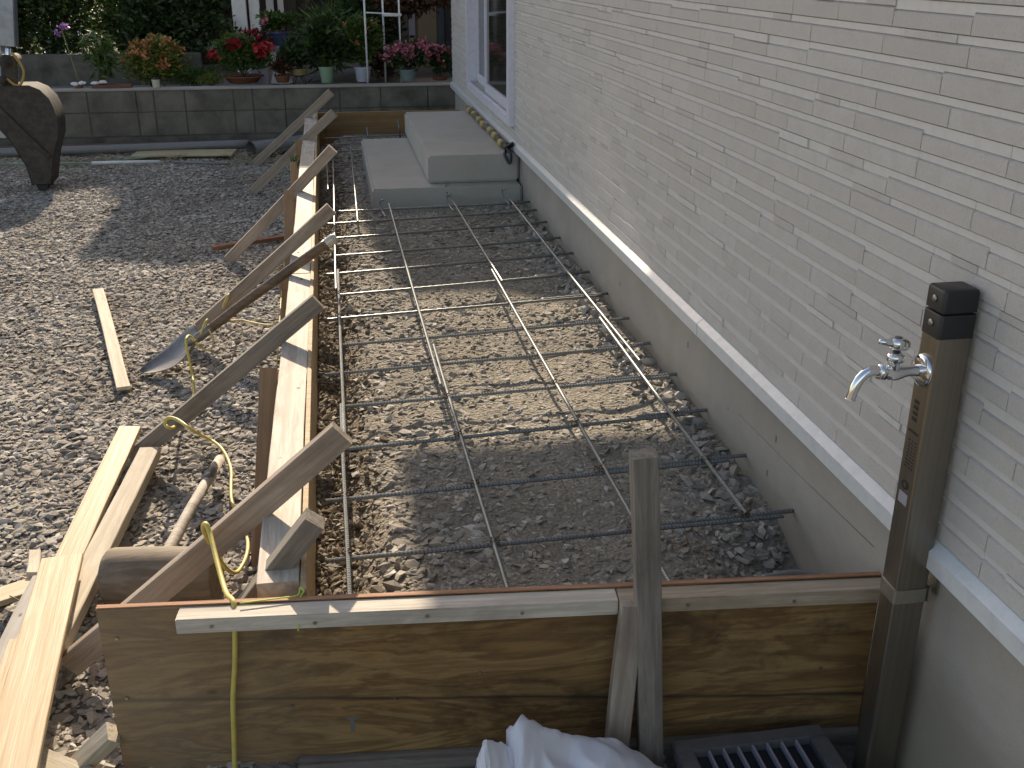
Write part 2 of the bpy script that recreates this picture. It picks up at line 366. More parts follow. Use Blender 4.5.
# scatter of angular stones in one mesh
bm = bmesh.new(); bmesh.ops.create_icosphere(bm, subdivisions=1, radius=1); IV = np.array([v.co[:] for v in bm.verts]); IF = np.array([[v.index for v in f.verts] for f in bm.faces]); bm.free()
VAR = []
for k in range(24):
    v = IV.copy(); v += rng.normal(0, .17, v.shape)
    for _ in range(5):                                  # cut flat facets, as crushed stone has
        d = rng.normal(size=3); d /= np.linalg.norm(d); h = rng.uniform(.30, .62); s = v @ d; v -= np.outer(np.maximum(s - h, 0), d)
    VAR.append(v)
VAR = np.array(VAR)
def stones(name, P, size, m, flat=(.35, .7), sink=.25, tilt=.45, parent=None):
    if 'crush' in name or 'rub' in name or 'soil' in name:
        kp = P[:, 1] > 1.795 - .089 * (P[:, 0] + .492); P, size = P[kp], size[kp]
    n = len(P); V = VAR[rng.integers(0, len(VAR), n)]
    S = np.stack([size, size * rng.uniform(.55, .95, n), size * rng.uniform(*flat, n)], 1); V = V * S[:, None, :]
    a = rng.uniform(0, 2 * np.pi, n); t = rng.normal(0, tilt, n); b = rng.uniform(0, 2 * np.pi, n)
    ct, st = np.cos(t), np.sin(t); x, y, z = V[..., 0], V[..., 1], V[..., 2]
    y, z = y * ct[:, None] - z * st[:, None], y * st[:, None] + z * ct[:, None]
    ca, sa = np.cos(a)[:, None], np.sin(a)[:, None]; x, y = x * ca - y * sa, x * sa + y * ca
    V = np.stack([x, y, z], -1) + P[:, None, :]; V[..., 2] += (S[:, 2] * (.5 - sink) )[:, None]
    F = (IF[None] + (np.arange(n) * 12)[:, None, None]).reshape(-1, 3)
    return np_mesh(name, V.reshape(-1, 3), F, m, parent)
# ================================================================== THE SETTING
tag(grid('ground', -30, 40, -12, 9.34, .5, lambda x, y: np.full_like(x, -.36), M_yard), kind='structure')
o = box('garden_ground', -30, 40, 9.5, 120, -.36, .13, M_yard, bev=0); tag(o, kind='structure')
tag(grid('yard', -4.6, 1.03, -1.0, 9.34, .03, lambda x, y: np.where((x > -.14) & (y > 1.66), -.34, yard_h(x, y)), M_yard), kind='structure')
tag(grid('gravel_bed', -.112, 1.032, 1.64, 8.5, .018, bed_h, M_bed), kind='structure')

# loose stones of the yard
n = 90000
y = rng.uniform(0, 1, n) ** .8 * 8.2 + 1.0; wdt = .75 + .33 * y; x = -.17 - rng.uniform(0, 1, n) * wdt
sz = rng.gamma(4.5, .0029, n).clip(.005, .027)
keep = ~((x > -.56) & (y < 1.72) & (y > 1.5)); x, y, sz = x[keep], y[keep], sz[keep]
P = np.stack([x, y, yard_h(x, y) + rng.uniform(-.003, .004, len(x))], 1)
tag(stones('gravel', P, sz, M_stone, (.24, .5), .25, .28), kind='stuff')
# strip in front of the front board
n = 2600; x = rng.uniform(-.9, .6, n); y = rng.uniform(.9, 1.62, n); sz = rng.gamma(6, .0021, n)
tag(stones('gravel', np.stack([x, y, yard_h(x, y)], 1), sz, M_stone), kind='stuff')
# angular stones of the base course inside the formwork
n = 42000; x = rng.uniform(-.09, 1.02, n); y = 1.7 + rng.uniform(0, 1, n) ** .9 * 6.7; sz = rng.gamma(3.2, .0027, n).clip(.003, .022)
big = vnoise(x, y, .3, 9) + .25 * sstep(.8, 1.0, x) + .3 * (1 - sstep(.1, .35, x)); sz = sz * (1 + .7 * np.clip(big, -.3, .8))
P = np.stack([x, y, bed_h(x, y) - .001], 1); tag(stones('crushed_stone', P, sz, M_bedstone, (.22, .5), .3, .35), kind='stuff')
# larger rubble against the foundation and in the dug corner
n = 520; y = rng.uniform(1.75, 5.6, n); x = 1.0 - np.abs(rng.normal(0, .045, n)); sz = rng.uniform(.012, .030, n)
n2 = 110; y = np.concatenate([y, rng.uniform(1.72, 2.12, n2)]); x = np.concatenate([x, rng.uniform(.7, 1.0, n2)]); sz = np.concatenate([sz, rng.uniform(.006, .020, n2)])
tag(stones('rubble', np.stack([x, y, bed_h(x, y)], 1), sz, M_stone, (.5, .9)), kind='stuff')
n = 5000; x = -.105 + np.abs(rng.normal(0, .07, n)); y = 1.7 + rng.uniform(0, 1, n) * 5; sz = rng.gamma(3, .0026, n).clip(.002, .022)
tag(stones('soil', np.stack([x, y, bed_h(x, y) + .002], 1), sz, M_clod, (.5, .95)), kind='stuff')

# ================================================================== THE HOUSE ON THE RIGHT
house = empty('house', 'house with cream brick relief siding and a white sliding door above concrete steps', 'house', (1.1, 4, -.3))
box('foundation', 1.032, 1.2, -3, 8.90, -.5, .25, M_found, house, bev=.003)
# a faint mortar line scored along the foundation
tube('mortar_line', [(1.032, 2.421, 0.086), (1.032, 2.026, 0.098), (1.032, 1.674, 0.116)], .0012, M_score, house, 5)
for q in ((1.032, 2.175, 0.124), (1.032, 2.205, 0.015), (1.032, 2.849, 0.126), (1.032, 3.635, 0.085), (1.032, 3.83, 0.193)):
    bm = bmesh.new(); bbox(bm, q[0] - .0015, q[0] + .01, q[1] - .004, q[1] + .004, q[2] - .009, q[2] + .009, .001); from_bm('chip', bm, M_score, house)
bm = bmesh.new()
for a in ((1.024, 7, -3, 5.97, .262, 2.75), (1.024, 7, 7.73, 8.93, .262, 2.75), (1.024, 7, 5.97, 7.73, .262, .395), (1.024, 7, 5.97, 7.73, 2.25, 2.75), (1.22, 7, 5.97, 7.73, .395, 2.25)): bbox(bm, *a)
from_bm('wall', bm, M_groove, house)
# brick relief: each course is a run of long flat bricks with a thin ledge strip above
bm = bmesh.new(); Z0 = .264; CH = .0495
r9 = random.Random(9)
WY0, WY1, WZ0, WZ1 = 5.90, 7.78, .335, 2.32
def brick(y0, y1, z0, z1, d):
    if y1 - y0 < .012: return
    if z1 > WZ0 and z0 < WZ1:
        if y0 < WY0 < y1: y1 = WY0
        elif y0 < WY1 < y1: y0 = WY1
        elif y0 >= WY0 and y1 <= WY1: return
        if y0 < WY0 and y1 > WY1: brick(y0, WY0, z0, z1, d); y0 = WY1
        if y1 - y0 < .012: return
    X = 1.0245; d += .0025; x0 = X - d; e = .0010 if z1 - z0 > .02 else .0002; t = .0045 if z1 - z0 > .02 else .0008
    # front face slightly smaller than its foot, so that edges are soft
    vs = [bm.verts.new(c) for c in ((X, y0, z0), (X, y1, z0), (X, y1, z1), (X, y0, z1), (x0, y0 + e, z0 + e), (x0, y1 - e, z0 + e), (x0 + .0002, y1 - e, z1 - t), (x0 + .0002, y0 + e, z1 - t))]
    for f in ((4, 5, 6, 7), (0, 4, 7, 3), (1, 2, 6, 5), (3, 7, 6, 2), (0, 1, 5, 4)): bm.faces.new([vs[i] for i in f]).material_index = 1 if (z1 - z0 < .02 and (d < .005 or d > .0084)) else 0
r2 = random.Random(3)
for k in range(50):
    z = Z0 + k * CH; y = -1.6 - r2.random() * .3
    while y < 8.94:
        L = r2.choice((.19, .22, .25, .25, .28, .31)); y1 = min(y + L, 8.95); q = r2.random()
        hb = .0355 if q < .7 else (.0300 if q < .86 else .0385)
        brick(y, y1 - .0004, z, z + hb, r2.uniform(.0046, .0052)); q = r2.random()
        if q < .28:          # a second thin brick sits on part of the ledge
            a = y + L * r2.choice((0, .15, .4)); c = min(a + L * r2.choice((.35, .5, .6)), y1)
            brick(y, a, z + hb, z + CH - .0004, .0021); brick(a, c, z + hb, z + CH - .0004, r2.choice((.0036, .0042, .0060))); brick(c, y1, z + hb, z + CH - .0004, .0021)
        else: brick(y, y1, z + hb, z + CH - .0004, r2.choice((.0018, .0021, .0024)))
        y = y1
from_bm('siding', bm, M_siding, house).data.materials.append(M_ledgelight)
# drip flashing
bm = bmesh.new(); prof = [(1.034, .2675), (1.017, .262), (1.001, .2505), (.998, .248), (.998, .214), (1.002, .212), (1.034, .212)]
for y0, y1 in ((-2.9, 2.695), (2.698, 5.70), (5.703, 8.955)):
    a = [bm.verts.new((p, y0, q)) for p, q in prof]; b = [bm.verts.new((p, y1, q)) for p, q in prof]
    for i in range(7): bm.faces.new((a[i], a[(i + 1) % 7], b[(i + 1) % 7], b[i]))
    bm.faces.new(a); bm.faces.new(b)
from_bm('flashing', bm, M_flash, house)
bm = bmesh.new(); bbox(bm, .9965, 1.0, 2.690, 2.703, .2135, .249, .001); from_bm('flashing_joint', bm, M_flash, house)
# sliding door
fr = bmesh.new()
for a in ((.985, 1.10, 5.90, 5.985, .335, 2.32), (.985, 1.10, 7.69, 7.78, .335, 2.32), (.985, 1.10, 5.985, 7.69, .335, .392), (.985, 1.10, 5.985, 7.69, 2.24, 2.32)): bbox(fr, *a, .004)
dr = from_bm('sliding_door', fr, M_frame, house)
for (xa, ya, yb) in ((1.012, 6.02, 7.03), (1.052, 6.98, 7.685)):
    s = bmesh.new(); t = .05
    for a in ((xa, xa + .03, ya, ya + t, .394, 2.238), (xa, xa + .03, yb - t, yb, .394, 2.238), (xa, xa + .03, ya + t, yb - t, .394, .455), (xa, xa + .03, ya + t, yb - t, 2.18, 2.238)): bbox(s, *a, .003)
    so = from_bm('sash', s, M_frame, house)
    box('pane', xa + .012, xa + .018, ya + t, yb - t, .455, 2.18, M_glass, house, 0)
box('track', 1.004, 1.0115, 5.99, 7.68, .393, .402, M_alu, house, .001)
box('jamb_strip', 1.0055, 1.011, 5.988, 6.016, .404, 2.238, M_alu, house, .001)
# upper floor out of frame; overhang added and shaped to shade the near bed
bl = bmesh.new(); bx = .04
for a in ((bx, 1.01, 4.0, 8.1, 2.85, 3.0), (bx, bx + .1, 4.0, 8.1, 3.0, 4.1), (bx + .1, 1.01, 4.0, 4.1, 3.0, 4.1), (bx + .1, 1.01, 8.0, 8.1, 3.0, 4.1)): bbox(bl, *a, .004)
from_bm('added_overhang', bl, M_siding, house)
box('upper_wall', 1.02, 7, -3, 8.93, 2.76, 5.7, M_siding, house)
bm = bmesh.new(); vs = [bm.verts.new(c) for c in ((.95, -3.1, 5.7), (7.1, -3.1, 5.7), (4, -3.1, 6.8), (.95, 8.98, 5.7), (7.1, 8.98, 5.7), (4, 8.98, 6.8))]
for f in ((0, 1, 2), (3, 5, 4), (0, 3, 4, 1), (1, 4, 5, 2), (2, 5, 3, 0)): bm.faces.new([vs[i] for i in f])
from_bm('roof', bm, M_roof, house)

# concrete steps
st = empty('concrete_steps', 'pale precast concrete steps of two slabs below the white sliding door', 'steps', (.6, 6.5, -.06))
box('lower_step', .195, 1.028, 5.69, 7.43, -.12, .047, M_step, st, .012)
box('upper_step', .515, 1.026, 5.79, 7.60, .049, .202, M_step, st, .012)

# striped rope lying on the top step against the flashing
rp = empty('striped_rope', 'yellow and dark striped rope lying on the top step under the door', 'rope', (.975, 6.8, .202))
bm = bmesh.new(); tube_into(bm, [(.968, 5.86, .224), (.972, 6.4, .222), (.966, 7.0, .222), (.970, 7.55, .224)], .019, 12); from_bm('core', bm, mat('dark_rope', (.11, .085, .07), .8), rp, True)
M_ry = painted('rope_yellow', (.42, .32, .10), .7)
for i in range(7):
    y = 5.98 + i * .235 + .03 * (i % 2); bm = bmesh.new()
    tube_into(bm, [(.9685 + .004 * (i % 3 - 1), y + k * .024, .224) for k in range(5)], [.0185, .0235, .025, .0225, .0185], 12); from_bm('yellow_band', bm, M_ry, rp, True)
bm = bmesh.new(); tube_into(bm, [(.968, 6.72 + k * .014, .224) for k in range(5)], [.0185, .0225, .0235, .0225, .0185], 12); from_bm('white_band', bm, M_white, rp, True)
tube('knot', [(.968, 5.90, .225), (.955, 5.82, .235), (.985, 5.78, .262), (.995, 5.84, .24), (.965, 5.86, .215), (.945, 5.80, .20), (.965, 5.745, .16), (.975, 5.77, .205), (.955, 5.84, .24), (.985, 5.86, .245)], .0085, M_black, rp, 8, 6)

# ================================================================== BLOCK WALL AND WHAT LIES AT ITS FOOT
bw = empty('block_wall', 'low old grey concrete block wall behind the gravel yard', 'wall', (0, 9.4, -.3))
bm = bmesh.new(); J = [-6.6, -6.2, -5.8, -5.4, -5.0, -4.6, -4.2, -3.8, -3.4, -3.0, -2.62, -2.25, -1.99, -1.6, -1.457, -1.207, -.806, -.648, -.381, .084, .436, .845, 1.25, 1.65, 2.05]
for a, b in zip(J, J[1:]):
    for z0, z1 in ((-.187, .004), (.010, .182)):
        bbox(bm, a + .004, b - .004, 9.352 + rnd.uniform(-.002, .002), 9.49, z0, z1, .004)
from_bm('blocks', bm, M_block, bw)
bm = bmesh.new(); bbox(bm, -6.6, 2.05, 9.360, 9.48, -.3, .183); from_bm('mortar', bm, M_mortar, bw)
bm = bmesh.new(); bbox(bm, -6.6, 2.05, 9.342, 9.50, .1835, .197, .003); from_bm('coping', bm, concrete('pale_coping', (.42, .40, .36), (.30, .28, .25), pits=False), bw)
box('footing', -6.6, 2.05, 9.30, 9.359, -.36, -.192, M_mortar, bw, .006)
box('brick_edging', -3.6, -.42, 9.235, 9.296, -.35, -.232, M_brickred, None, .004); tag(bpy.data.objects['brick_edging'], 'narrow dark red edging strip at the foot of the block wall', 'edging')
bm = bmesh.new(); tube_into(bm, smooth_path([(-3.8, 9.03, -.245), (-2.6, 9.04, -.245), (-1.6, 9.05, -.24), (-.70, 9.10, -.235)], 6), .036, 16, True)
gp = from_bm('drain_pipe', bm, M_pvc, None, True); tag(gp, 'long grey plastic pipe lying along the foot of the block wall', 'pipe')
bm = bmesh.new(); tube_into(bm, [(-.655, 8.72, -.225), (-.50, 8.86, -.23), (-.22, 9.10, -.235)], .066, 24, False); tube_into(bm, [(-.22, 9.10, -.235), (-.50, 8.86, -.23), (-.655, 8.72, -.225)], .058, 24, False)
p2 = from_bm('wide_pipe', bm, M_pvc, None, True); tag(p2, 'short wide grey pipe beside the open end of the long pipe', 'pipe')
plank('panel_offcut', (-1.60, 8.92, -.268), (-.80, 8.86, -.262), .27, .012, M_tan); tag(bpy.data.objects['panel_offcut'], 'flat tan board lying in front of the long grey pipe', 'board')
tag(tube('white_pipe', [(-1.851, 8.533, -0.262), (-1.341, 8.518, -0.262)], .013, M_pvcw), 'thin bright white pipe on the gravel, left of the clump of dry stalks', 'pipe')
tag(tube('white_pipe', [(-1.251, 8.516, -0.268), (-0.797, 8.359, -0.268)], .010, M_pvc), 'thin grey pipe on the gravel, right of the clump of dry stalks', 'pipe')
tag(tube('thin_rod', [(-2.57, 8.703, -0.28), (-2.19, 8.659, -0.275), (-1.844, 8.605, -0.275), (-1.383, 8.817, -0.27)], .007, M_gpot), 'thin greenish rod lying along the gravel edge behind the bucket', 'rod')
def straw(name, c, rx, ry, n, L, m, h=.03):
    bm = bmesh.new()
    for i in range(n):
        a = rnd.uniform(0, 6.28); l = rnd.uniform(.4, 1) * L; p = Vector((c[0] + rnd.uniform(-rx, rx), c[1] + rnd.uniform(-ry, ry), c[2] + rnd.uniform(0, h)))
        d = Vector((math.cos(a), math.sin(a), rnd.uniform(-.2, .5))) * l; tube_into(bm, [p, p + d * .5 + Vector((0, 0, .01)), p + d], [.002, .002, .0008], 4)
    return from_bm(name, bm, m)
M_straw = mat('dry_straw', (.33, .26, .14), .8)
tag(straw('dry_stalks', (-.62, 8.62, -.29), .22, .2, 130, .12, M_straw), kind='stuff')
tag(straw('dry_stalks', (-1.25, 8.60, -.29), .05, .04, 26, .14, M_straw, .05), kind='stuff')
tag(straw('dry_stalks', (-2.1, 8.75, -.29), .5, .12, 90, .12, M_straw), kind='stuff')

# ================================================================== FORMWORK
side = empty('side_formwork', 'long low wooden formwork with a sunlit top along the left of the bed', 'formwork', (-.15, 5, -.3))
FX = -.104
box('panel', FX - .012, FX, 1.752, 8.50, -.25, .086, wood('pale_plywood', (.56, .44, .28), (.42, .29, .17), (.25, .17, .1), .5), side, .001)
pa = (-0.188, 1.885, 0.085); pb = (-0.2, 2.716, 0.085); pc = (-0.196, 3.635, 0.085); pd = (-0.173, 8.515, 0.085)
# top batten in three lengths, flush side to side
for i, (y0, y1) in enumerate(((1.79, 3.98), (3.985, 6.2), (6.205, 8.52))):
    xc = -.1585; plank('batten', (xc, y0, .0635), (xc, y1, .0625), .082, .040, W_batten, side, warp=.002)
box('lower_panel', -.135, -.117, 1.80, 8.5, -.30, .040, W_gray, side, .001)
def stake(parent, top, bot, w_=.048, t_=.03, m=W_stake, nrm=(0, -1, 0), name='stake'):
    return plank(name, bot, top, w_, t_, m, parent, nrm)
stake(side, (-.226, 2.90, .105), (-.262, 2.44, -.33), .052)
stake(side, (-.228, 4.16, .06), (-.232, 3.95, -.36), .04)
stake(side, (-.222, 5.02, .185), (-.235, 4.30, -.36), .046)
stake(side, (-.222, 5.9, .165), (-.224, 5.3, -.36), .036, .026)
stake(side, (-.226, 7.1, .10), (-.222, 7.0, -.36), .04, .026)
def brace(p0, p1, w_=.054, t_=.027, m=W_gray, ext=0.0, yn=-1):
    p0, p1 = Vector(p0), Vector(p1); d = (p1 - p0).normalized(); p0 = p0 - d * ext
    return plank('brace', p0, p1, w_, t_, m, side, (0, yn, 0), warp=.002)
def screw(p, parent, r=.006):
    bm = bmesh.new(); tube_into(bm, [Vector(p), Vector(p) + Vector((0, -.003, 0))], r, 10); return from_bm('screw', bm, M_steelstrap, parent)
# centre lines (upper edge minus half the width)
def bl_(a, b, dz=.03, **k): 
    a, b = Vector(a), Vector(b); a.z -= dz; b.z -= dz; return brace(a, b, **k)
B1 = bl_((-0.665, 2.093, -0.25), (-0.017, 2.06, 0.303), w_=.060)
screw((-0.206, 2.07, 0.131), side)
bl_((-0.709, 3.198, -0.26), (-0.075, 3.2, 0.239), w_=.056, m=W_dark)
screw((-0.212, 3.19, 0.11), side)
bl_((-0.693, 4.231, -0.26), (-0.022, 4.27, 0.299), w_=.054)
bl_((-0.591, 5.596, -0.26), (0.001, 5.5, 0.334), w_=.055)
bl_((-0.573, 7.4, -0.26), (0.022, 7.15, 0.296), w_=.060)
bl_((-0.612, 8.459, -0.26), (0.012, 8.2, 0.307), w_=.060)
# short square prop next to the front board
plank('brace', (-.265, 1.865, -.055), (-.080, 1.85, .185), .044, .044, W_dark, side, (-.7, 0, .75))

front = empty('front_formwork', 'stained brown plywood formwork board closing the near end of the bed', 'formwork', (.2, 1.68, -.3))
A = Vector((-.492, 1.762, 0)); Bp = Vector((1.024, 1.627, 0)); fd = (Bp - A).normalized(); fn = Vector((fd.y, -fd.x, 0))   # fn faces the camera
def fpt(s, off, z): p = A + fd * s + fn * off; return Vector((p.x, p.y, z))
def fbox(name, s0, s1, o0, o1, z0, z1, m, bev=.0015, parent=front):
    bm = bmesh.new(); bbox(bm, s0, s1, 0, o1 - o0, z0, z1, bev); bmesh.ops.recalc_face_normals(bm, faces=bm.faces[:])
    me = bpy.data.meshes.new(name); bm.to_mesh(me); bm.free(); me.materials.append(m); o = bpy.data.objects.new(name, me); col.objects.link(o)
    mw = Matrix((fd, -fn, Vector((0, 0, 1)))).transposed().to_4x4(); mw.translation = A + fn * o1
    o.parent = parent; o.matrix_local = Matrix.Translation(-parent.location) @ mw; return o
FL = (Bp - A).length
fbox('panel', 0, FL, 0, .012, -.36, .086, W_ply)
fbox('panel_edge', .0005, FL - .0005, .0005, .0115, .0865, .0885, W_plyedge, 0)
fbox('batten', .155, .985, .0125, .056, .053, .0845, W_batten)
fbox('batten', .987, FL - .002, .0125, .055, .053, .0840, wood('batten_stained', (.46, .375, .28), (.31, .235, .16), (.15, .10, .065), .8, fig=12))
fbox('lower_batten', .35, FL, .0125, .04, -.36, -.285, W_dark)
plank('stake', fpt(.985, .074, -.34), fpt(1.010, .074, .092), .046, .030, W_gray, front, -fn * -1)
plank('stake', fpt(1.068, .078, -.36), fpt(1.013, .075, .405), .047, .040, W_dark, front, -fn * -1)
plank('brace', (-0.594, 1.744, -0.29), (-0.5, 1.746, -0.2), .045, .03, W_pale, front, (-.5, -.3, .8))
screw(fpt(.345, .0125, -.16), front, .004); screw(fpt(.55, .0125, -.155), front, .0035)
# water mark shaped like a small nail, as in the photo
bm = bmesh.new(); bbox(bm, .458, .466, -.0008, .0004, -.232, -.200); bbox(bm, .453, .471, -.0008, .0004, -.2005, -.195)
bmesh.ops.recalc_face_normals(bm, faces=bm.faces[:]); me = bpy.data.meshes.new('nail_mark'); bm.to_mesh(me); bm.free(); me.materials.append(mat('grey_mark', (.16, .15, .14), .8)); o = bpy.data.objects.new('nail_mark', me); col.objects.link(o)
mw = Matrix((fd, -fn, Vector((0, 0, 1)))).transposed().to_4x4(); mw.translation = A + fn * .012; o.parent = front; o.matrix_local = Matrix.Translation(-front.location) @ mw

for s_, o_, z_ in ((.22, .056, .068), (.41, .056, .066), (.62, .056, .070), (.80, .056, .067), (1.12, .055, .068), (1.33, .055, .066)): screw(fpt(s_, o_, z_), front, .0035)
for s_, z_ in ((.03, .02), (.03, -.12), (.25, -.03), (.72, -.10), (1.2, -.04), (1.42, -.13), (1.0, .05), (1.02, -.06)): screw(fpt(s_, .078 if s_ in (1.0, 1.02) else .0125, z_), front, .0032)
for x_, y_ in ((-.14, 2.0), (-.175, 2.35), (-.14, 2.8), (-.17, 3.3), (-.15, 3.9), (-.17, 4.3), (-.14, 4.9), (-.17, 5.5)):
    bm = bmesh.new(); tube_into(bm, [(x_, y_, .082), (x_, y_, .0855)], .0045, 8); from_bm('nail_head', bm, M_wire, side)
endf = empty('end_formwork', 'short brown board closing the far end of the bed beside the steps', 'formwork', (.2, 8.5, -.1))
box('panel', -.103, 1.02, 8.50, 8.512, -.2, .086, wood('end_board', (.33, .20, .09), (.22, .13, .055), (.13, .085, .05), .5), endf, .001)
box('batten', -.15, 1.02, 8.513, 8.55, .045, .084, W_stake, endf, .002)

# ================================================================== REBAR
rg = empty('rebar_grid', 'grid of tied steel reinforcing bars lying over the crushed stone bed', 'rebar grid', (.4, 4, -.05))
def bar(p0, p1, r=.0050, rib=.0010, parent=rg, name='bar', sag=0):
    p0, p1 = Vector(p0), Vector(p1); L = (p1 - p0).length; near = min(p0.y, p1.y) < 3.6; pitch = .009 if near else .03
    k = max(3, int(L / (pitch / 2))); pts = []; rs = []
    for i in range(k + 1):
        s = i / k; p = p0.lerp(p1, s); p.z -= sag * math.sin(s * math.pi) + .0004 * math.sin(s * 5 + p0.x * 20); p.x += .0012 * math.sin(s * 4 + p0.y) * (abs(p1.y - p0.y) > 1); pts.append(p); rs.append(r + (rib if i % 2 else 0))
    bm = bmesh.new(); tube_into(bm, pts, rs, 8); o = from_bm(name, bm, M_rebar, parent, not near); return o
LY = [2.0, 2.275, 2.555, 2.85, 3.116, 3.38, 3.66, 3.955, 4.25, 4.54, 4.85, 5.15, 5.42]
RY = [2.026, 2.33, 2.634, 2.92, 3.21, 3.48, 3.786, 4.096, 4.40, 4.68, 5.0, 5.27, 5.47]
LX = [.075, -.07, -.065, -.012, -.07, -.02, -.075, -.02, -.07, -.03, -.075, -.06, 0]
LX[0] = -.07
for i, (a, b) in enumerate(zip(LY, RY)):
    p0 = Vector((LX[i], a - .0, -.006)); p1 = Vector((1.0 - .02 * (i % 3), b, -.006)); bar(p0, p1)
    d = (b - a) / 1.05
    xs = rnd.uniform(.56, .66) if i < 2 else rnd.uniform(.74, .86); bar((xs, a + d * (xs + .05) + .016, -.005), (1.031, b + .014, -.003), parent=rg)
for i in range(3):
    y = 7.5 + i * .3; bar((-.06, y, -.05), (.19 if y < 7.45 else .95, y + .02, -.03))
def lb(pts, off=.0): bar(pts[0], pts[1])
lb(((-0.024, 1.833, 0.007), (-0.023, 2.834, 0.007))); lb(((-0.018, 2.559, 0.007), (-0.011, 4.27, 0.007))); lb(((-0.023, 3.985, 0.007), (-0.006, 6.895, 0)))
lb(((0.099, 5.117, 0.007), (0.121, 7.596, 0))); lb(((-0.043, 5.948, 0), (-0.049, 7.286, 0)))
lb(((0.3, 1.798, 0.007), (0.295, 3.297, 0.007))); lb(((0.281, 2.939, 0.007), (0.274, 5.5, 0.007)))
lb(((0.639, 1.756, 0.007), (0.626, 4.167, 0.007))); lb(((0.643, 3.988, 0.007), (0.614, 5.623, 0.007)))
lb(((0.907, 2.027, 0.007), (0.92, 3.484, 0.007))); lb(((0.941, 3.039, 0.007), (0.926, 5.497, 0.007)))
# upright hooked ends against the steps
for q in ((0.243, 5.233, 0), (0.599, 5.313, 0), (0.91, 5.407, 0), (0.62, 5.578, -0)):
    q = Vector(q); tube('hook', [q, q + Vector((-.01, .08, .005)), q + Vector((-.02, .13, .03)), q + Vector((-.018, .135, .055)), q + Vector((-.002, .12, .06))], .0042, M_rebar, rg, 8, 4)
for q in ((0.259, 7.664, 0), (0.505, 8.001, 0), (-0.045, 8.287, 0)): q = Vector(q); tube('upright_bar', [q + Vector((0, 0, -.05)), q + Vector((-.01, 0, .09))], .006, M_rebar, rg, 8)
# tie wires at the crossings
for q in ((-0.025, 2.008, 0.008), (-0.023, 2.274, 0.008), (-0.023, 2.546, 0.008), (0.304, 2.001, 0.008), (0.297, 2.284, 0.008), (0.29, 2.577, 0.008), (0.287, 2.849, 0.008), (0.619, 2.309, 0.008), (0.624, 2.596, 0.008), (0.625, 2.905, 0.008), (0.904, 2.026, 0.008), (0.911, 2.319, 0.008), (0.925, 2.631, 0.008), (0.93, 2.932, 0.008), (0.625, 2.011, 0.008), (-0.02, 3.928, 0.008), (-0.02, 3.668, 0.008)):
    q = Vector(q); bm = bmesh.new()
    for k in range(2):
        c = [q + Vector((math.cos(t) * .011, math.sin(t) * .011 * (1 if k else -1), math.sin(t * 2) * .006)) for t in [j * .785 for j in range(9)]]; tube_into(bm, c, .0012, 5)
    tube_into(bm, [q, q + Vector((.008, -.006, .014)), q + Vector((.014, .0, .02))], .0012, 5)
    from_bm('tie_wire', bm, M_wire, rg, True)
tag(tube('conduit', [(0.863, 1.807, -0.03), (0.904, 1.82, -0.035), (0.954, 1.828, -0.04), (1.03, 1.80, -.045)], .012, M_pvc, None, 12, 4), 'short pale grey conduit stub in the near corner of the bed by the foundation', 'conduit')

# ================================================================== WATER POST
wp = empty('water_post', 'bronze outdoor water post with black cap standing against the house wall', 'water post', (.978, 1.475, -.3))
x0, x1, y0, y1 = .9465, 1.0085, 1.445, 1.497
def rounded_col(bm, x0, x1, y0, y1, z0, z1, r, top_r=0, seg=5, twist=None):
    def ring(z, i):
        vs = []
        for cx, cy, a0 in ((x1 - r, y1 - r, 0), (x0 + r, y1 - r, 90), (x0 + r, y0 + r, 180), (x1 - r, y0 + r, 270)):
            for k in range(seg + 1):
                a = R(a0 + 90 * k / seg); vs.append(bm.verts.new((cx + (r - i) * math.cos(a), cy + (r - i) * math.sin(a), z)))
        return vs
    lv = [(z0, 0), (z1 - top_r, 0)] + ([(z1 - top_r * .3, top_r * .3), (z1, top_r)] if top_r else [(z1, 0)])
    rg_ = [ring(z, i) for z, i in lv]
    for a, b in zip(rg_, rg_[1:]):
        for k in range(len(a)): bm.faces.new((a[k], a[(k + 1) % len(a)], b[(k + 1) % len(a)], b[k]))
    bm.faces.new(rg_[0]); bm.faces.new(rg_[-1])
bm = bmesh.new(); rounded_col(bm, x0, x1, y0, y1, -.36, .648, .006); o = from_bm('column', bm, M_bronze, wp, True)
def autosmooth(o):
    for p in o.data.polygons: p.use_smooth = True
    me = o.data; me.validate()
    try:
        bm = bmesh.new(); bm.from_mesh(me)
        for e in bm.edges:
            if len(e.link_faces) == 2 and e.calc_face_angle() > R(40): e.smooth = False
        bm.to_mesh(me); bm.free()
    except Exception: pass
autosmooth(o)
bm = bmesh.new(); rounded_col(bm, x0 - .001, x1 + .001, y0 - .001, y1 + .001, .6485, .6895, .006, .003); c1 = from_bm('cap_collar', bm, M_black, wp); autosmooth(c1)
bm = bmesh.new(); rounded_col(bm, x0 - .001, x1 + .001, y0 - .001, y1 + .001, .6935, .7310, .007, .006); rounded_col(bm, x0 + .005, x1 - .005, y0 + .005, y1 - .005, .688, .695, .004); c2 = from_bm('cap', bm, M_black, wp); autosmooth(c2)
for z in (.712, .671):
    tube('cap_screw', [(x0 - .0005, 1.470, z), (x0 - .0035, 1.470, z)], .0058, M_steelstrap, wp, 12)
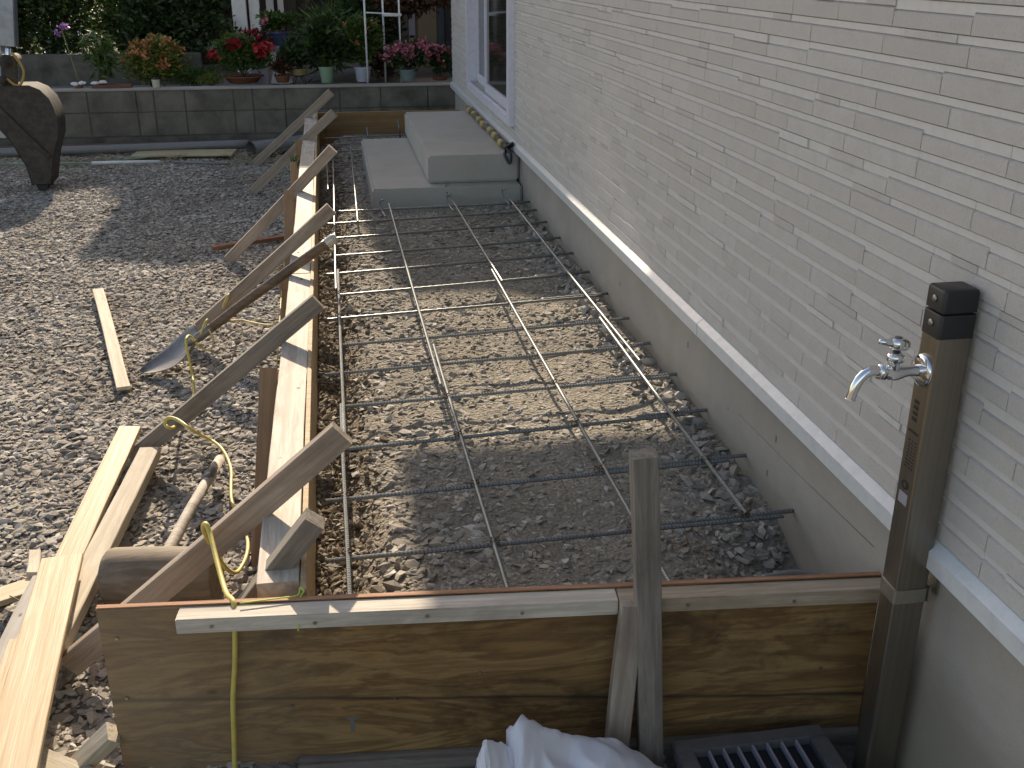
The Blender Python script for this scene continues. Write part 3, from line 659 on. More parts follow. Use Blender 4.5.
# strap and bracket to the foundation
bm = bmesh.new(); rounded_col(bm, x0 - .002, x1 + .002, y0 - .002, y1 + .002, .142, .170, .007); s_ = from_bm('strap', bm, M_steelstrap, wp); autosmooth(s_)
bm = bmesh.new(); bbox(bm, 1.009, 1.031, 1.452, 1.490, .164, .170, .001); bbox(bm, 1.0105, 1.0145, 1.442, 1.460, .140, .172, .001); bbox(bm, 1.0285, 1.0315, 1.445, 1.50, .150, .185, .001); from_bm('bracket', bm, M_steelstrap, wp)
# printed marks and sticker on the tap side
bm = bmesh.new(); xx = x0 - .0006
for k in range(4): bbox(bm, xx, x0 + .0004, 1.468, 1.482, .492 + k * .0105, .4985 + k * .0105)
bbox(bm, xx, x0 + .0004, 1.456, 1.486, .470, .4745)
for k in range(9):
    for j in range(3): bbox(bm, xx + .0002, x0 + .0004, 1.456 + j * .0095, 1.456 + j * .0095 + rnd.uniform(.003, .008), .405 + k * .0062, .4075 + k * .0062)
from_bm('printed_lines', bm, M_ink, wp)
bm = bmesh.new(); tube_into(bm, [(xx, 1.470, .372), (x0 + .0004, 1.470, .372)], .011, 20)
for v in bm.verts: v.co.z = .372 + (v.co.z - .372) * .8
from_bm('round_mark', bm, M_ink, wp)
bm = bmesh.new(); tube_into(bm, [(xx - .0003, 1.470, .372), (x0 + .0004, 1.470, .372)], .0045, 16); from_bm('round_mark_centre', bm, M_bronze, wp)
bm = bmesh.new(); bbox(bm, xx, x0 + .0004, 1.457, 1.484, .335, .356); from_bm('sticker', bm, M_sticker, wp)
# faucet (a part of the post), axis towards -X
def tubef(name, pts, r, *a): return tube(name, pts, [q * 1.18 for q in r] if isinstance(r, list) else r * 1.18, *a)
fa = None
zf = .586; yf = 1.472
tubef('flange', [(x0 + .001, yf, zf), (x0 - .002, yf, zf), (x0 - .006, yf, zf), (x0 - .0075, yf, zf), (x0 - .0078, yf, zf)], [.0235, .0240, .0225, .017, .010], M_chrome, wp, 32)
fb = tubef('faucet_body', [(x0, yf, zf), (.936, yf, zf), (.928, yf, zf), (.920, yf, zf), (.910, yf, zf - .001), (.900, yf, zf - .002), (.893, yf, zf - .002), (.884, yf, zf - .001), (.876, yf, zf + .001), (.868, yf, zf + .003)], [.0085, .0085, .0075, .0075, .0088, .0108, .0115, .0105, .009, .0085], M_chrome, wp, 24)
tubef('nut', [(.877, yf, zf + .001), (.876, yf, zf + .001), (.866, yf, zf + .003), (.865, yf, zf + .003)], [.0085, .0125, .0125, .0085], M_chrome, wp, 6)
tubef('spout', [(.868, yf, zf + .003), (.858, yf, zf + .005), (.846, yf, zf + .002), (.835, yf, zf - .008), (.828, yf, zf - .022), (.823, yf, zf - .040), (.822, yf, zf - .044)], [.0075, .0075, .0072, .0072, .0072, .0072, .0085], M_chrome, wp, 20, 5)
tubef('bonnet', [(.893, yf, zf + .004), (.893, yf, zf + .016), (.893, yf, zf + .020), (.893, yf, zf + .0205), (.893, yf, zf + .031), (.893, yf, zf + .033), (.893, yf, zf + .036)], [.0100, .0088, .0090, .0122, .0122, .009, .005], M_chrome, wp, 22)
tubef('stem', [(.893, yf, zf + .034), (.893, yf, zf + .044)], .0055, M_black, wp, 16)
hd = tubef('tap_handle', [(.859, yf, zf + .0555), (.861, yf, zf + .0555), (.872, yf, zf + .0535), (.883, yf, zf + .051), (.893, yf, zf + .0495), (.904, yf, zf + .0475), (.909, yf, zf + .045), (.911, yf, zf + .044)], [.0015, .0042, .0050, .0068, .0090, .0090, .0085, .0040], M_chrome, wp, 18)
tubef('handle_hub', [(.893, yf, zf + .041), (.893, yf, zf + .045), (.893, yf, zf + .0575), (.893, yf, zf + .060)], [.0085, .0115, .0115, .0075], M_chrome, wp, 22)
tubef('handle_button', [(.893, yf, zf + .0595), (.893, yf, zf + .0615)], .0055, mat('grey_button', (.12, .12, .13), .4), wp, 16)

# drain pan in front of the board
dp = empty('drain_pan', 'grey drain pan with slatted dark grille below the water post', 'drain', (.8, 1.4, -.28))
gx0, gx1, gy0, gy1, gz = .60, .918, 1.18, 1.590, -.243
bm = bmesh.new()
for a in ((gx0, gx1, gy1 - .036, gy1), (gx0, gx1, gy0, gy0 + .045), (gx0, gx0 + .036, gy0 + .045, gy1 - .036), (gx1 - .036, gx1, gy0 + .045, gy1 - .036)): bbox(bm, *a, gz - .03, gz, .003)
bbox(bm, gx0 + .01, gx1 - .01, gy0 + .01, gy1 - .01, -.34, gz - .031); from_bm('frame', bm, M_drain, dp)
box('recess', gx0 + .036, gx1 - .036, gy0 + .045, gy1 - .036, gz - .030, gz - .018, M_drainslat, dp, .001)
bm = bmesh.new()
for k in range(1, 8):
    xk = gx0 + .036 + k * (gx1 - gx0 - .072) / 8; bbox(bm, xk - .0022, xk + .0022, gy0 + .045, gy1 - .036, gz - .0175, gz - .001, .001)
from_bm('grille', bm, M_sticker, dp)

# ================================================================== CRUMPLED WHITE SHEET
def crumple(name, cx, cy, z, rx, ry, h, m):
    nx, ny = 90, 60; u = np.linspace(-1, 1, nx); v = np.linspace(-1, 1, ny); U, V = np.meshgrid(u, v, indexing='ij')
    P = np.zeros((nx, ny, 3))
    for i in range(nx):
        for j in range(ny):
            a, b = U[i, j], V[i, j]; r = max(abs(a), abs(b))
            f = noise.ridged_multi_fractal(Vector((a * 1.1 + 3, b * 1.3, 1.7)), .8, 2.1, 4, 1.0, 1.8) * .09
            P[i, j] = (a * rx + .03 * noise.noise(Vector((a * 2, b * 3, 5))), b * ry + .03 * noise.noise(Vector((a * 3, b * 2, 9))), f * h * 4 * (1 - r ** 3))
    return P
def sheet_obj():
    # ridge line seen in the photo: low lobe at the left, a peak, then a long slope down to the right
    ridge = [Vector(p) for p in ((0.185, 1.45, -0.087), (0.196, 1.45, -0.058), (0.21, 1.46, -0.053), (0.233, 1.48, -0.086), (0.249, 1.49, -0.1), (0.256, 1.5, -0.073), (0.276, 1.51, -0.063), (0.324, 1.52, -0.092), (0.394, 1.53, -0.136), (0.474, 1.53, -0.176), (0.536, 1.53, -0.222), (0.587, 1.52, -0.266))]
    n = 30; m_ = 15; V = []; rr = smooth_path(ridge, 8); r5 = random.Random(12)
    for i in range(n):
        p = rr[min(int(i / (n - 1) * (len(rr) - 1)), len(rr) - 1)]
        for j in range(m_):
            t = j / (m_ - 1)                       # 0 back foot, .2 ridge, 1 front foot
            if t < .2: s = t / .2; y = p.y + .05 * (1 - s); z = -.31 + (p.z + .31) * math.sin(s * math.pi / 2)
            else: s = (t - .2) / .8; y = p.y - .42 * s; z = p.z + (-.29 - p.z) * (s ** .8)
            am = 0 if abs(t - .2) < .04 else 1
            q = Vector((p.x * 6, y * 5, z * 5 + 3)); f = noise.noise(q) * .05 + r5.uniform(-.013, .013)
            V.append((p.x + r5.uniform(-.006, .006) * am + (p.x - .4) * .25 * max(0, t - .2), y + r5.uniform(-.008, .008) * am, z + f * am))
    bm = bmesh.new(); vv = [bm.verts.new(c) for c in V]; cl = bm.edges.layers.float.new('crease_edge')
    for i in range(n - 1):
        for j in range(m_ - 1):
            a, b_, c, d_ = vv[i * m_ + j], vv[(i + 1) * m_ + j], vv[(i + 1) * m_ + j + 1], vv[i * m_ + j + 1]
            if r5.random() < .5: bm.faces.new((a, b_, c)); bm.faces.new((a, c, d_))
            else: bm.faces.new((a, b_, d_)); bm.faces.new((b_, c, d_))
    for e in bm.edges: e[cl] = r5.choice((0, 0, .3, .75))
    o = from_bm('plastic_sheet', bm, M_sheet, None, True)
    sb = o.modifiers.new('soften', 'SUBSURF'); sb.levels = 2; sb.render_levels = 2
    so = o.modifiers.new('thickness', 'SOLIDIFY'); so.thickness = .0012
    return o
tag(sheet_obj(), 'crumpled white plastic sheet lying in front of the plywood board', 'plastic sheet')

# ================================================================== LOOSE TIMBER
g3 = 'loose boards on the gravel'
def loose(p0, p1, w_, t_, m, label, nrm=(0, 0, 1), cat='plank', cut=0): o = plank('plank', p0, p1, w_, t_, m, None, nrm, cut=cut); return tag(o, label, cat, g3)
loose((-1.163, 5.085, -0.272), (-0.826, 3.778, -0.272), .050, .014, W_pale, 'short pale board lying alone on the gravel beyond the pile of planks')
loose((-0.725, 3.318, -0.235), (-0.752, 2.105, -0.235), .072, .018, W_new, 'yellowish plank at the left of the long thick pale plank, partly under the topmost plank', cut=.2)
loose((-0.635, 3.129, -0.24), (-0.719, 1.896, -0.25), .062, .036, W_pale, 'long thick pale plank with rough bark edge lying next to the mallet')
loose((-0.741, 2.425, -0.19), (-0.649, 1.574, -0.16), .098, .016, W_new, 'broad light tan plank lying on top of the plank pile')
loose((-0.954, 2.359, -0.268), (-0.767, 2.468, -0.268), .072, .015, W_new, 'tan board end sticking out left under the topmost plank', cut=.3)
loose((-0.799, 1.968, -0.232), (-0.786, 2.406, -0.232), .055, .016, W_gray if 0 else wood('greyed_lumber', (.47, .44, .40), (.35, .32, .28), (.2, .18, .15), .5), 'greyed narrow plank between the tan board end and the topmost plank')
loose((-0.853, 2.587, -0.262), (-0.833, 2.47, -0.262), .030, .022, W_pale, 'small pale offcut with a pointed end lying above the tan board end', cat='offcut', cut=.3)
loose((-0.674, 1.778, -0.27), (-0.52, 1.67, -0.27), .05, .04, W_pale, 'short thick block at the lower edge between the pile and the plywood board', cat='offcut')
loose((-0.725, 1.645, -0.215), (-0.759, 2.126, -0.222), .075, .015, W_new, 'tan board showing under the left edge of the topmost plank at the lower left')
loose((-0.698, 5.829, -0.278), (-0.31, 5.984, -0.27), .042, .02, W_red, 'reddish brown board lying on the gravel against the far stakes')
# small bent nail on the tan board end
tag(tube('nail', [(-0.865, 2.378, -0.258), (-0.834, 2.35, -0.258), (-0.826, 2.341, -0.25)], .0016, M_wire), 'small bent rusty nail on the tan board end', 'nail')

# ================================================================== MALLET
ml = empty('wooden_mallet', 'large wooden mallet lying on the gravel behind the plywood board', 'mallet', (-.48, 2.36, -.3))
h0, h1 = Vector((-.628, 2.372, -.222)), Vector((-.352, 2.330, -.222))
hp = [h0 + (h1 - h0) * t for t in (0, .02, .06, .3, .6, .92, .98, 1)]
bm = bmesh.new(); tube_into(bm, hp, [.060, .068, .0715, .0735, .0735, .0715, .068, .060], 28); hd_ = from_bm('head', bm, M_mallet, ml, True); autosmooth(hd_)
tube('handle', [(-.503, 2.36, -.215), (-0.49, 2.491, -0.225), (-0.463, 2.706, -0.232), (-0.409, 3.031, -0.235)], [.0155, .0165, .0158, .0150], M_stick, ml, 14)
bm = bmesh.new(); a, b = Vector((-0.436, 2.878, -0.234)), Vector((-0.425, 2.942, -0.234)); tube_into(bm, [a, b], .0168, 14); from_bm('dark_band', bm, M_blade, ml, True)

# ================================================================== SHOVEL
sh = empty('shovel', 'shovel with a grey steel blade and brown handle leaning on the side formwork', 'shovel', (-.7, 3.97, -.3))
tip, sock, end = Vector((-0.796, 3.97, -0.289)), Vector((-0.59, 3.97, -0.172)), Vector((-0.022, 3.97, 0.216))
d = (sock - tip).normalized(); d2 = (end - sock).normalized()
side_v = Vector((-.10, .975, .19)).normalized(); side_v = (side_v - d * side_v.dot(d)).normalized(); nrm = d.cross(side_v).normalized()
if nrm.z < 0: nrm = -nrm
nu, nv = 26, 14; V = []; L = (sock - tip).length + .035
for i in range(nu):
    t = i / (nu - 1)
    hw = .098 * (min(1, (t / .55)) ** .62 if t < .55 else 1) * (1 - .42 * max(0, (t - .72) / .28) ** 2)
    for j in range(nv):
        s = j / (nv - 1) * 2 - 1
        p = tip + d * (L * t) + side_v * hw * s + nrm * (.030 * s * s * (.4 + .6 * t) + .022 * math.sin(t * math.pi) * -1)
        V.append(p[:])
V = np.array(V); i_ = np.arange(nu * nv).reshape(nu, nv); F = np.stack([i_[:-1, :-1], i_[1:, :-1], i_[1:, 1:], i_[:-1, 1:]], -1).reshape(-1, 4)
bo = np_mesh('blade', V, F, M_blade, sh); bo.data.polygons.foreach_set('use_smooth', np.ones(len(F), bool)); so = bo.modifiers.new('t', 'SOLIDIFY'); so.thickness = .0028
tube('socket', [sock - d * .03, sock + d2 * .03, sock + d2 * .17], [.008, .019, .0175], M_blade, sh, 14)
tube('handle', [sock + d2 * .10, sock.lerp(end, .35) + Vector((0, 0, .004)), sock.lerp(end, .7) + Vector((0, 0, .003)), end - d2 * .03], [.0185, .0190, .0190, .0205], M_handle, sh, 14, 5)
tube('end_cap', [end - d2 * .045, end - d2 * .035, end - d2 * .01, end + d2 * .008, end + d2 * .014], [.017, .020, .021, .017, .007], painted('worn_metal_cap', (.55, .50, .42), .35, .3), sh, 16, 3)

# ================================================================== CORDS
cord = [(-0.556, 3.9, -0.169), (-0.587, 3.92, -0.13), (-0.595, 3.86, -0.128), (-0.593, 3.867, -0.2), (-0.587, 3.853, -0.265), (-0.565, 3.703, -0.275), (-0.566, 3.58, -0.275), (-0.577, 3.451, -0.268),
 (-0.549, 3.08, -0.14), (-0.565, 3.06, -0.116), (-0.553, 3.06, -0.096), (-0.521, 3.04, -0.097), (-0.477, 3, -0.116), (-0.473, 3.251, -0.26), (-0.436, 3.223, -0.275), (-0.404, 3.141, -0.275), (-0.379, 3.029, -0.275), (-0.37, 2.906, -0.275), (-0.36, 2.816, -0.275), (-0.337, 2.733, -0.275),
 (-0.307, 2.622, -0.27), (-0.294, 2.517, -0.26), (-0.297, 2.43, -0.25), (-0.308, 2.351, -0.23), (-0.297, 2.12, -0.08), (-0.314, 2.1, -0.029), (-0.323, 2.06, 0.037), (-0.324, 2.02, 0.09), (-0.311, 1.98, 0.122), (-0.302, 1.96, 0.108), (-0.287, 1.9, 0.088), (-0.27, 1.83, 0.076), (-0.256, 1.775, 0.078),
 (-0.24, 1.732, 0.089), (-0.237, 1.715, 0.073), (-0.241, 1.712, 0.026), (-0.248, 1.712, -0.043), (-0.259, 1.71, -0.123), (-0.266, 1.708, -0.218), (-0.274, 1.7, -0.324)]
tag(tube('extension_cord', cord, .0052, M_cord, None, 10, 5), 'thick yellow cord looping over the braces and down the front of the plywood board', 'cord')
tw = empty('twine', 'thin straw twine tied round the shovel handle and strung to a stake', 'twine', (-.5, 4.0, -.2))
def ring_at(p, r=.024, yo=0):
    p = Vector(p); return [p + Vector((math.cos(a) * r * .5, -math.sin(a) * r, math.sin(a) * r * .3 + math.cos(a) * r)) for a in [k * .7 for k in range(10)]]
tube('knot', ring_at((-0.534, 3.94, -0.103), .030), .004, M_twine, tw, 6, 4)
tube('knot', ring_at((-0.471, 4.2, -0.083), .028), .004, M_twine, tw, 6, 4)
tube('loop', [(-0.559, 3.93, -0.172), (-0.531, 3.9, -0.183), (-0.508, 3.9, -0.176), (-0.504, 3.93, -0.146), (-0.522, 3.96, -0.115)], .0042, M_twine, tw, 6, 5)
tube('strand', [(-0.463, 3.99, -0.103), (-0.445, 4.418, -0.24), (-0.373, 4.307, -0.22), (-0.296, 4.092, -0.16), (-0.258, 3.947, -0.1)], .004, M_twine, tw, 6, 5)
tube('strand', [(-0.236, 3.3, -0.094), (-0.231, 3.6, -0.015), (-0.244, 4.4, -0.019)], .0022, M_twine, tw, 5)
tag(tube('string', [(-0.226, 1.718, 0.092), (-0.152, 1.723, 0.092), (-0.119, 1.726, 0.093), (-0.115, 1.739, 0.1), (-0.107, 1.727, 0.1), (-0.113, 1.722, 0.093), (-0.116, 1.728, 0.071), (-0.118, 1.68, 0.068), (-0.12, 1.665, 0.054)], .0014, M_green, None, 5, 4), 'thin green string tied over the corner of the two formworks', 'string')
# ================================================================== EXCAVATOR
ex = empty('excavator', 'excavator arm with a narrow worn steel bucket resting on the gravel', 'excavator', (-2.1, 7.9, -.3))
prof = [(-2.10, .405), (-2.02, .405), (-1.955, .375), (-1.905, .315), (-1.882, .245), (-1.872, .17), (-1.885, .06), (-1.93, -.05), (-1.955, -.14), (-1.985, -.27), (-2.11, -.27), (-2.13, -.14), (-2.20, .03), (-2.31, .19), (-2.42, .30), (-2.30, .40)]
bm = bmesh.new(); ya, yb = 7.78, 8.02
sh_ = [bm.verts.new((x, ya, z)) for x, z in prof]; s2 = [bm.verts.new((x, yb, z)) for x, z in prof]
for k in range(len(prof)): bm.faces.new((sh_[k], sh_[(k + 1) % len(prof)], s2[(k + 1) % len(prof)], s2[k]))
f1 = bm.faces.new(sh_); f2 = bm.faces.new(s2)
r_ = bmesh.ops.inset_individual(bm, faces=[f1, f2], thickness=.022, depth=-.012)
es = [e for e in bm.edges if e.is_manifold and e.calc_face_angle() > .9]; bmesh.ops.bevel(bm, geom=es, offset=.006, segments=2, affect='EDGES')
bk = from_bm('bucket', bm, M_bucket, ex, True); autosmooth(bk)
plank('side_rib', (-2.30, 7.772, .33), (-1.965, 7.772, -.08), .03, .016, M_bucket, ex, (0, -1, 0))
for k in range(2):
    y = 7.80 + k * .14; bm = bmesh.new(); vs = [bm.verts.new(c) for c in ((-2.10, y, -.24), (-2.10, y + .05, -.24), (-2.0, y + .05, -.24), (-2.0, y, -.24), (-2.07, y + .01, -.36), (-2.07, y + .04, -.36), (-2.03, y + .04, -.36), (-2.03, y + .01, -.36))]
    for f in ((0, 1, 2, 3), (4, 7, 6, 5), (0, 3, 7, 4), (1, 5, 6, 2), (0, 4, 5, 1), (3, 2, 6, 7)): bm.faces.new([vs[i] for i in f])
    from_bm('tooth', bm, M_bucket, ex)
def exbar(name, a, b, w_, t_, m): return plank(name, a, b, w_, t_, m, ex, (0, -1, 0), warp=0, bev=.008)
exbar('arm', (-2.33, 7.95, .05), (-2.10, 7.95, 2.4), .17, .16, M_arm)
exbar('link', (-2.13, 7.86, .66), (-1.93, 7.86, 2.2), .115, .09, M_arm)
tube('piston_rod', [(-2.17, 7.86, .40), (-2.12, 7.86, .74)], .022, M_chrome, ex, 14)
exbar('bucket_ear', (-2.16, 7.84, .34), (-2.13, 7.84, .60), .09, .05, M_bucket)
tube('pin', [(-2.15, 7.76, .56), (-2.15, 8.08, .56)], .035, M_bucket, ex, 16)
tube('pin', [(-2.19, 7.77, .44), (-2.19, 8.1, .44)], .028, M_bucket, ex, 16)
tube('hydraulic_hose', [(-2.10, 7.80, .62), (-2.04, 7.79, .50), (-2.09, 7.79, .40), (-2.16, 7.80, .45)], .009, mat('hose_ochre', (.40, .26, .07), .6), ex, 8, 5)

# ================================================================== GARDEN BEHIND THE BLOCK WALL
def leaves(name, parent, m, blobs, n, size, asp=.45, up=.35, droop=0, seed=1):
    """n leaf faces (two-triangle bent quads) spread through ellipsoid clumps (cx, cy, cz, rx, ry, rz)."""
    r = np.random.default_rng(seed); B = np.array(blobs, float); vol = (B[:, 3] * B[:, 4] * B[:, 5]) ** .8; k = r.choice(len(B), n, p=vol / vol.sum())
    d = r.normal(size=(n, 3)); d /= np.linalg.norm(d, axis=1)[:, None]; rad = r.uniform(.25, 1, n) ** .45 * (1 + .15 * r.normal(size=n))
    C = B[k, :3] + d * B[k, 3:6] * rad[:, None]
    t = r.normal(size=(n, 3)); t[:, 2] = t[:, 2] * .6 + up - droop; t += d * .5; t /= np.linalg.norm(t, axis=1)[:, None]
    q = np.cross(t, r.normal(size=(n, 3))); q /= np.linalg.norm(q, axis=1)[:, None]; nn = np.cross(t, q)
    s = (size * r.uniform(.6, 1.3, n))[:, None]; a = s * asp
    V = np.stack([C, C + t * s * .45 + q * a * .5 + nn * s * .06, C + t * s, C + t * s * .45 - q * a * .5 + nn * s * .06], 1).reshape(-1, 3)
    F = np.arange(n * 4).reshape(n, 4); return np_mesh(name, V, F, m, parent)
def blossoms(parent, m, pts, r_, n=14, seed=2, name='blossoms'):
    r = np.random.default_rng(seed); C = np.repeat(np.array(pts, float), n, 0); C = C + r.normal(size=C.shape) * r_ * .45
    t = r.normal(size=C.shape); t /= np.linalg.norm(t, axis=1)[:, None]; q = np.cross(t, r.normal(size=C.shape)); q /= np.linalg.norm(q, axis=1)[:, None]
    s = r_ * .75; V = np.stack([C - t * s / 2, C + q * s / 2, C + t * s / 2, C - q * s / 2], 1).reshape(-1, 3)
    return np_mesh(name, V, np.arange(len(C) * 4).reshape(-1, 4), m, parent)
def stems(parent, base, tops, r_=.006, m=M_bark, name='stems'):
    bm = bmesh.new()
    for t in tops: b = Vector(base); t = Vector(t); mid = b.lerp(t, .5) + Vector((rnd.uniform(-.02, .02), 0, .03)); tube_into(bm, smooth_path([b, mid, t], 4), [r_ * (1 - .6 * i / 8) for i in range(9)], 6)
    return from_bm(name, bm, m, parent, True)
def pot(cx, cy, z0, r0, r1, h, m, parent, name='pot'):
    bm = bmesh.new(); seg = 24; P_ = [(r0 * .2, 0), (r0, 0), (r1 * .97, h * .86), (r1 * 1.06, h * .87), (r1 * 1.06, h), (r1 * .95, h), (r1 * .9, h * .85), (r1 * .2, h * .84)]
    rings = [[bm.verts.new((cx + r * math.cos(6.2832 * k / seg), cy + r * math.sin(6.2832 * k / seg), z0 + z)) for k in range(seg)] for r, z in P_]
    for a, b in zip(rings, rings[1:]):
        for k in range(seg): bm.faces.new((a[k], a[(k + 1) % seg], b[(k + 1) % seg], b[k]))
    bm.faces.new(rings[0]); bm.faces.new(rings[-1]); o = from_bm(name, bm, m, parent, True); autosmooth(o); return o
def plant(name, label, cx, cy, z0, w_, h_, leaf, n, size, potspec=None, flowers=None, cat='plant', seed=1, asp=.45, droop=0, depth=.7, up=.35):
    e = empty(name, label, cat, (cx, cy, z0)); zb = z0
    if potspec: r0, r1, hh, pm = potspec; pot(cx, cy, z0, r0, r1, hh, pm, e); zb = z0 + hh * .8
    r = random.Random(seed); bl = []
    for i in range(8):
        a = r.uniform(0, 6.28); q = r.uniform(.15, .62); bl.append((cx + math.cos(a) * q * w_ / 2, cy + math.sin(a) * q * w_ / 2 * depth, zb + h_ * r.uniform(.35, .8), w_ * r.uniform(.16, .28), w_ * .22 * depth, h_ * r.uniform(.16, .26)))
    bl.append((cx, cy, zb + h_ * .45, w_ * .36, w_ * .3 * depth, h_ * .35))
    stems(e, (cx, cy, zb), [(b[0], b[1], b[2]) for b in bl], .007)
    leaves('foliage', e, leaf, bl, n, size, asp, up, droop, seed)
    if flowers:
        fm, k, fr = flowers; pts = []
        for i in range(k):
            b = bl[i % len(bl)]; a = r.uniform(0, 6.28); ph = r.uniform(.1, 1.3); pts.append((b[0] + math.cos(a) * b[3] * 1.05 * math.cos(ph), b[1] - abs(math.sin(a)) * b[4] * 1.1 * math.cos(ph), b[2] + b[5] * 1.1 * math.sin(ph)))
        blossoms(e, fm, pts, fr, 16, seed)
    return e
GZ = .14
plant('flowering_shrub', 'sunlit orange flowering shrub behind the block wall', -1.54, 9.85, GZ, .62, .44, L_yel, 3400, .05, None, (F_orange, 46, .036), 'shrub', 3)
gr = plant('potted_geranium', 'red geranium in a terracotta bowl on the block wall', -.74, 9.72, .198, .56, .34, L_mid, 2600, .05, (.12, .17, .06, M_terra), None, 'potted plant', 5)
blossoms(gr, F_red, [(-0.954, 9.5, 0.465), (-0.817, 9.6, 0.513), (-0.756, 9.6, 0.537), (-0.585, 9.6, 0.494), (-0.56, 9.55, 0.457), (-0.5, 9.6, 0.502)], .055, 34, 5)
gc = plant('ground_plant', 'low fine leaved green plant between the orange shrub and the red geranium', -1.16, 9.80, GZ, .46, .22, L_mid, 1800, .045, None, None, 'plant', 8, .2)
plant('ground_plant', 'yellowish low weeds at the foot of the red geranium', -1.0, 9.62, GZ + .04, .24, .12, L_yel, 700, .035, None, None, 'plant', 9, .2)
plant('potted_plant', 'dark green bush in an ochre bowl on a small stand', -.26, 9.78, .25, .40, .30, L_dark, 1700, .05, (.07, .085, .055, M_bowl), None, 'potted plant', 10)
stn = empty('plant_stand', 'small dark stand under the ochre bowl on the wall', 'plant stand', (-.26, 9.78, .14)); stems(stn, (-.26, 9.78, .245), [(-.20, 9.73, .135), (-.32, 9.73, .135), (-.20, 9.84, .135), (-.32, 9.84, .135)], .005, M_black, 'legs'); tube('ring', [(-.26 + .07 * math.cos(k * .5236), 9.78 + .07 * math.sin(k * .5236), .248) for k in range(13)], .004, M_black, stn, 6)
plant('potted_plant', 'tall leafy plant in a pale green pot on the block wall', -.015, 9.62, .198, .40, .46, L_dark, 2200, .07, (.050, .066, .135, M_gpot), None, 'potted plant', 12)
plant('potted_plant', 'green plant with orange berries in a pale blue pot beside the white trellis', .30, 9.66, .198, .38, .50, L_mid, 2000, .055, (.055, .072, .125, M_lav), (F_orange, 8, .03), 'potted plant', 14)
plant('flowering_plant', 'wide pink flowering plant in a teal pot near the house corner', .70, 9.66, .198, .56, .26, L_dark, 1500, .05, (.06, .075, .10, M_gteal), (F_pink, 40, .042), 'potted plant', 16)
plant('flowering_plant', 'small pink flowering plant in a terracotta dish against the house corner', .99, 9.68, .198, .28, .26, L_dark, 700, .05, (.06, .08, .03, M_terra), (F_pink, 16, .038), 'potted plant', 17)
plant('potted_plant', 'small brown leaved plant in a terracotta pot under the dark bush', -.40, 9.68, .198, .2, .14, L_brown, 500, .04, (.05, .07, .06, M_terra), None, 'potted plant', 18)
# plant on the white pedestal
pe = empty('pedestal', 'small white pedestal table holding the blue pot', 'pedestal', (-.43, 10.2, GZ)); pot(-.43, 10.2, GZ, .10, .03, .30, M_white, pe, 'stem'); pot(-.43, 10.2, GZ + .30, .12, .13, .03, M_white, pe, 'table_top')
plant('potted_plant', 'green plant in a dark blue pot on the white pedestal', -.43, 10.2, GZ + .335, .36, .20, L_mid, 1200, .05, (.09, .115, .12, M_blue), (F_pink, 3, .05), 'potted plant', 19)
plant('potted_plant', 'red and green plant in a pale pot behind the red geranium', -.62, 10.05, GZ, .30, .34, L_brown, 900, .055, (.07, .09, .2, M_lav), (F_red, 5, .05), 'potted plant', 20)
plant('ferny_plant', 'tall arching grassy plant behind the pale green pot', -.05, 10.3, GZ, .8, .8, L_mid, 1600, .14, None, None, 'plant', 21, .12)
plant('bush', 'dark bush behind the trellis under the hanging leaves', .35, 10.7, GZ, .9, .9, L_dark, 2600, .07, None, (F_red, 5, .05), 'bush', 22)
plant('bush', 'dark red leaved bush behind the pink flowers', .55, 10.2, GZ, .5, .36, L_brown, 1200, .05, None, None, 'bush', 23)
hb = empty('hanging_plant', 'dark hanging plant over the beige panel by the neighbouring house', 'hanging plant', (.75, 10.3, 1.1)); leaves('foliage', hb, L_brown, [(.75, 10.3, .88, .32, .15, .16), (.55, 10.3, 1.05, .3, .15, .2), (1.0, 10.3, 1.0, .22, .15, .2)], 2600, .06, .5, 0, .3, 24); stems(hb, (.75, 10.3, 2.5), [(.75, 10.3, 1.0)], .006)
# the tall stalk with a purple head and the leafy stems at the left
pf = empty('flower_stalk', 'tall leaning stalk with purple flower heads on the block wall', 'flower', (-1.80, 9.5, .198))
P1 = [(-2.072, 9.5, 0.262), (-2.096, 9.5, 0.423), (-2.123, 9.5, 0.558), (-2.143, 9.5, 0.683)]; tube('stalk', P1, .006, mat('stalk_green', (.16, .2, .1), .6), pf, 6, 4)
blossoms(pf, F_purple, [(-2.134, 9.5, 0.691), (-2.173, 9.5, 0.636), (-2.112, 9.5, 0.683)], .032, 20, 31); pot(P1[0][0], 9.5, .198, .03, .035, .03, M_terra, pf)
tall = empty('leafy_plant', 'tall plant with drooping leaves and white blossoms on the block wall', 'plant', (-1.88, 9.55, .198))
sx_ = -.20; q0 = Vector((-1.88, 9.55, .2)); tp = [(-1.94, 9.55, .60), (-1.86, 9.55, .66), (-1.80, 9.55, .56), (-1.90, 9.55, .48)]; stems(tall, q0, tp, .007); leaves('foliage', tall, L_mid, [(-1.90, 9.55, .52, .11, .08, .14), (-1.83, 9.55, .45, .07, .07, .14), (-1.90, 9.55, .36, .05, .05, .10)], 260, .09, .32, 0, .7, 33)
blossoms(tall, M_white, [(-1.978, 9.5, 0.69), (-1.923, 9.5, 0.634), (-1.967, 9.5, 0.603), (-1.883, 9.5, 0.634), (-1.855, 9.5, 0.555), (-2.009, 9.5, 0.635)], .018, 6, 34)
tag(box('seed_tray', -1.96, -1.64, 9.44, 9.54, .198, .222, M_terra, None, .004), 'flat terracotta tray under the tall leafy plant', 'tray')
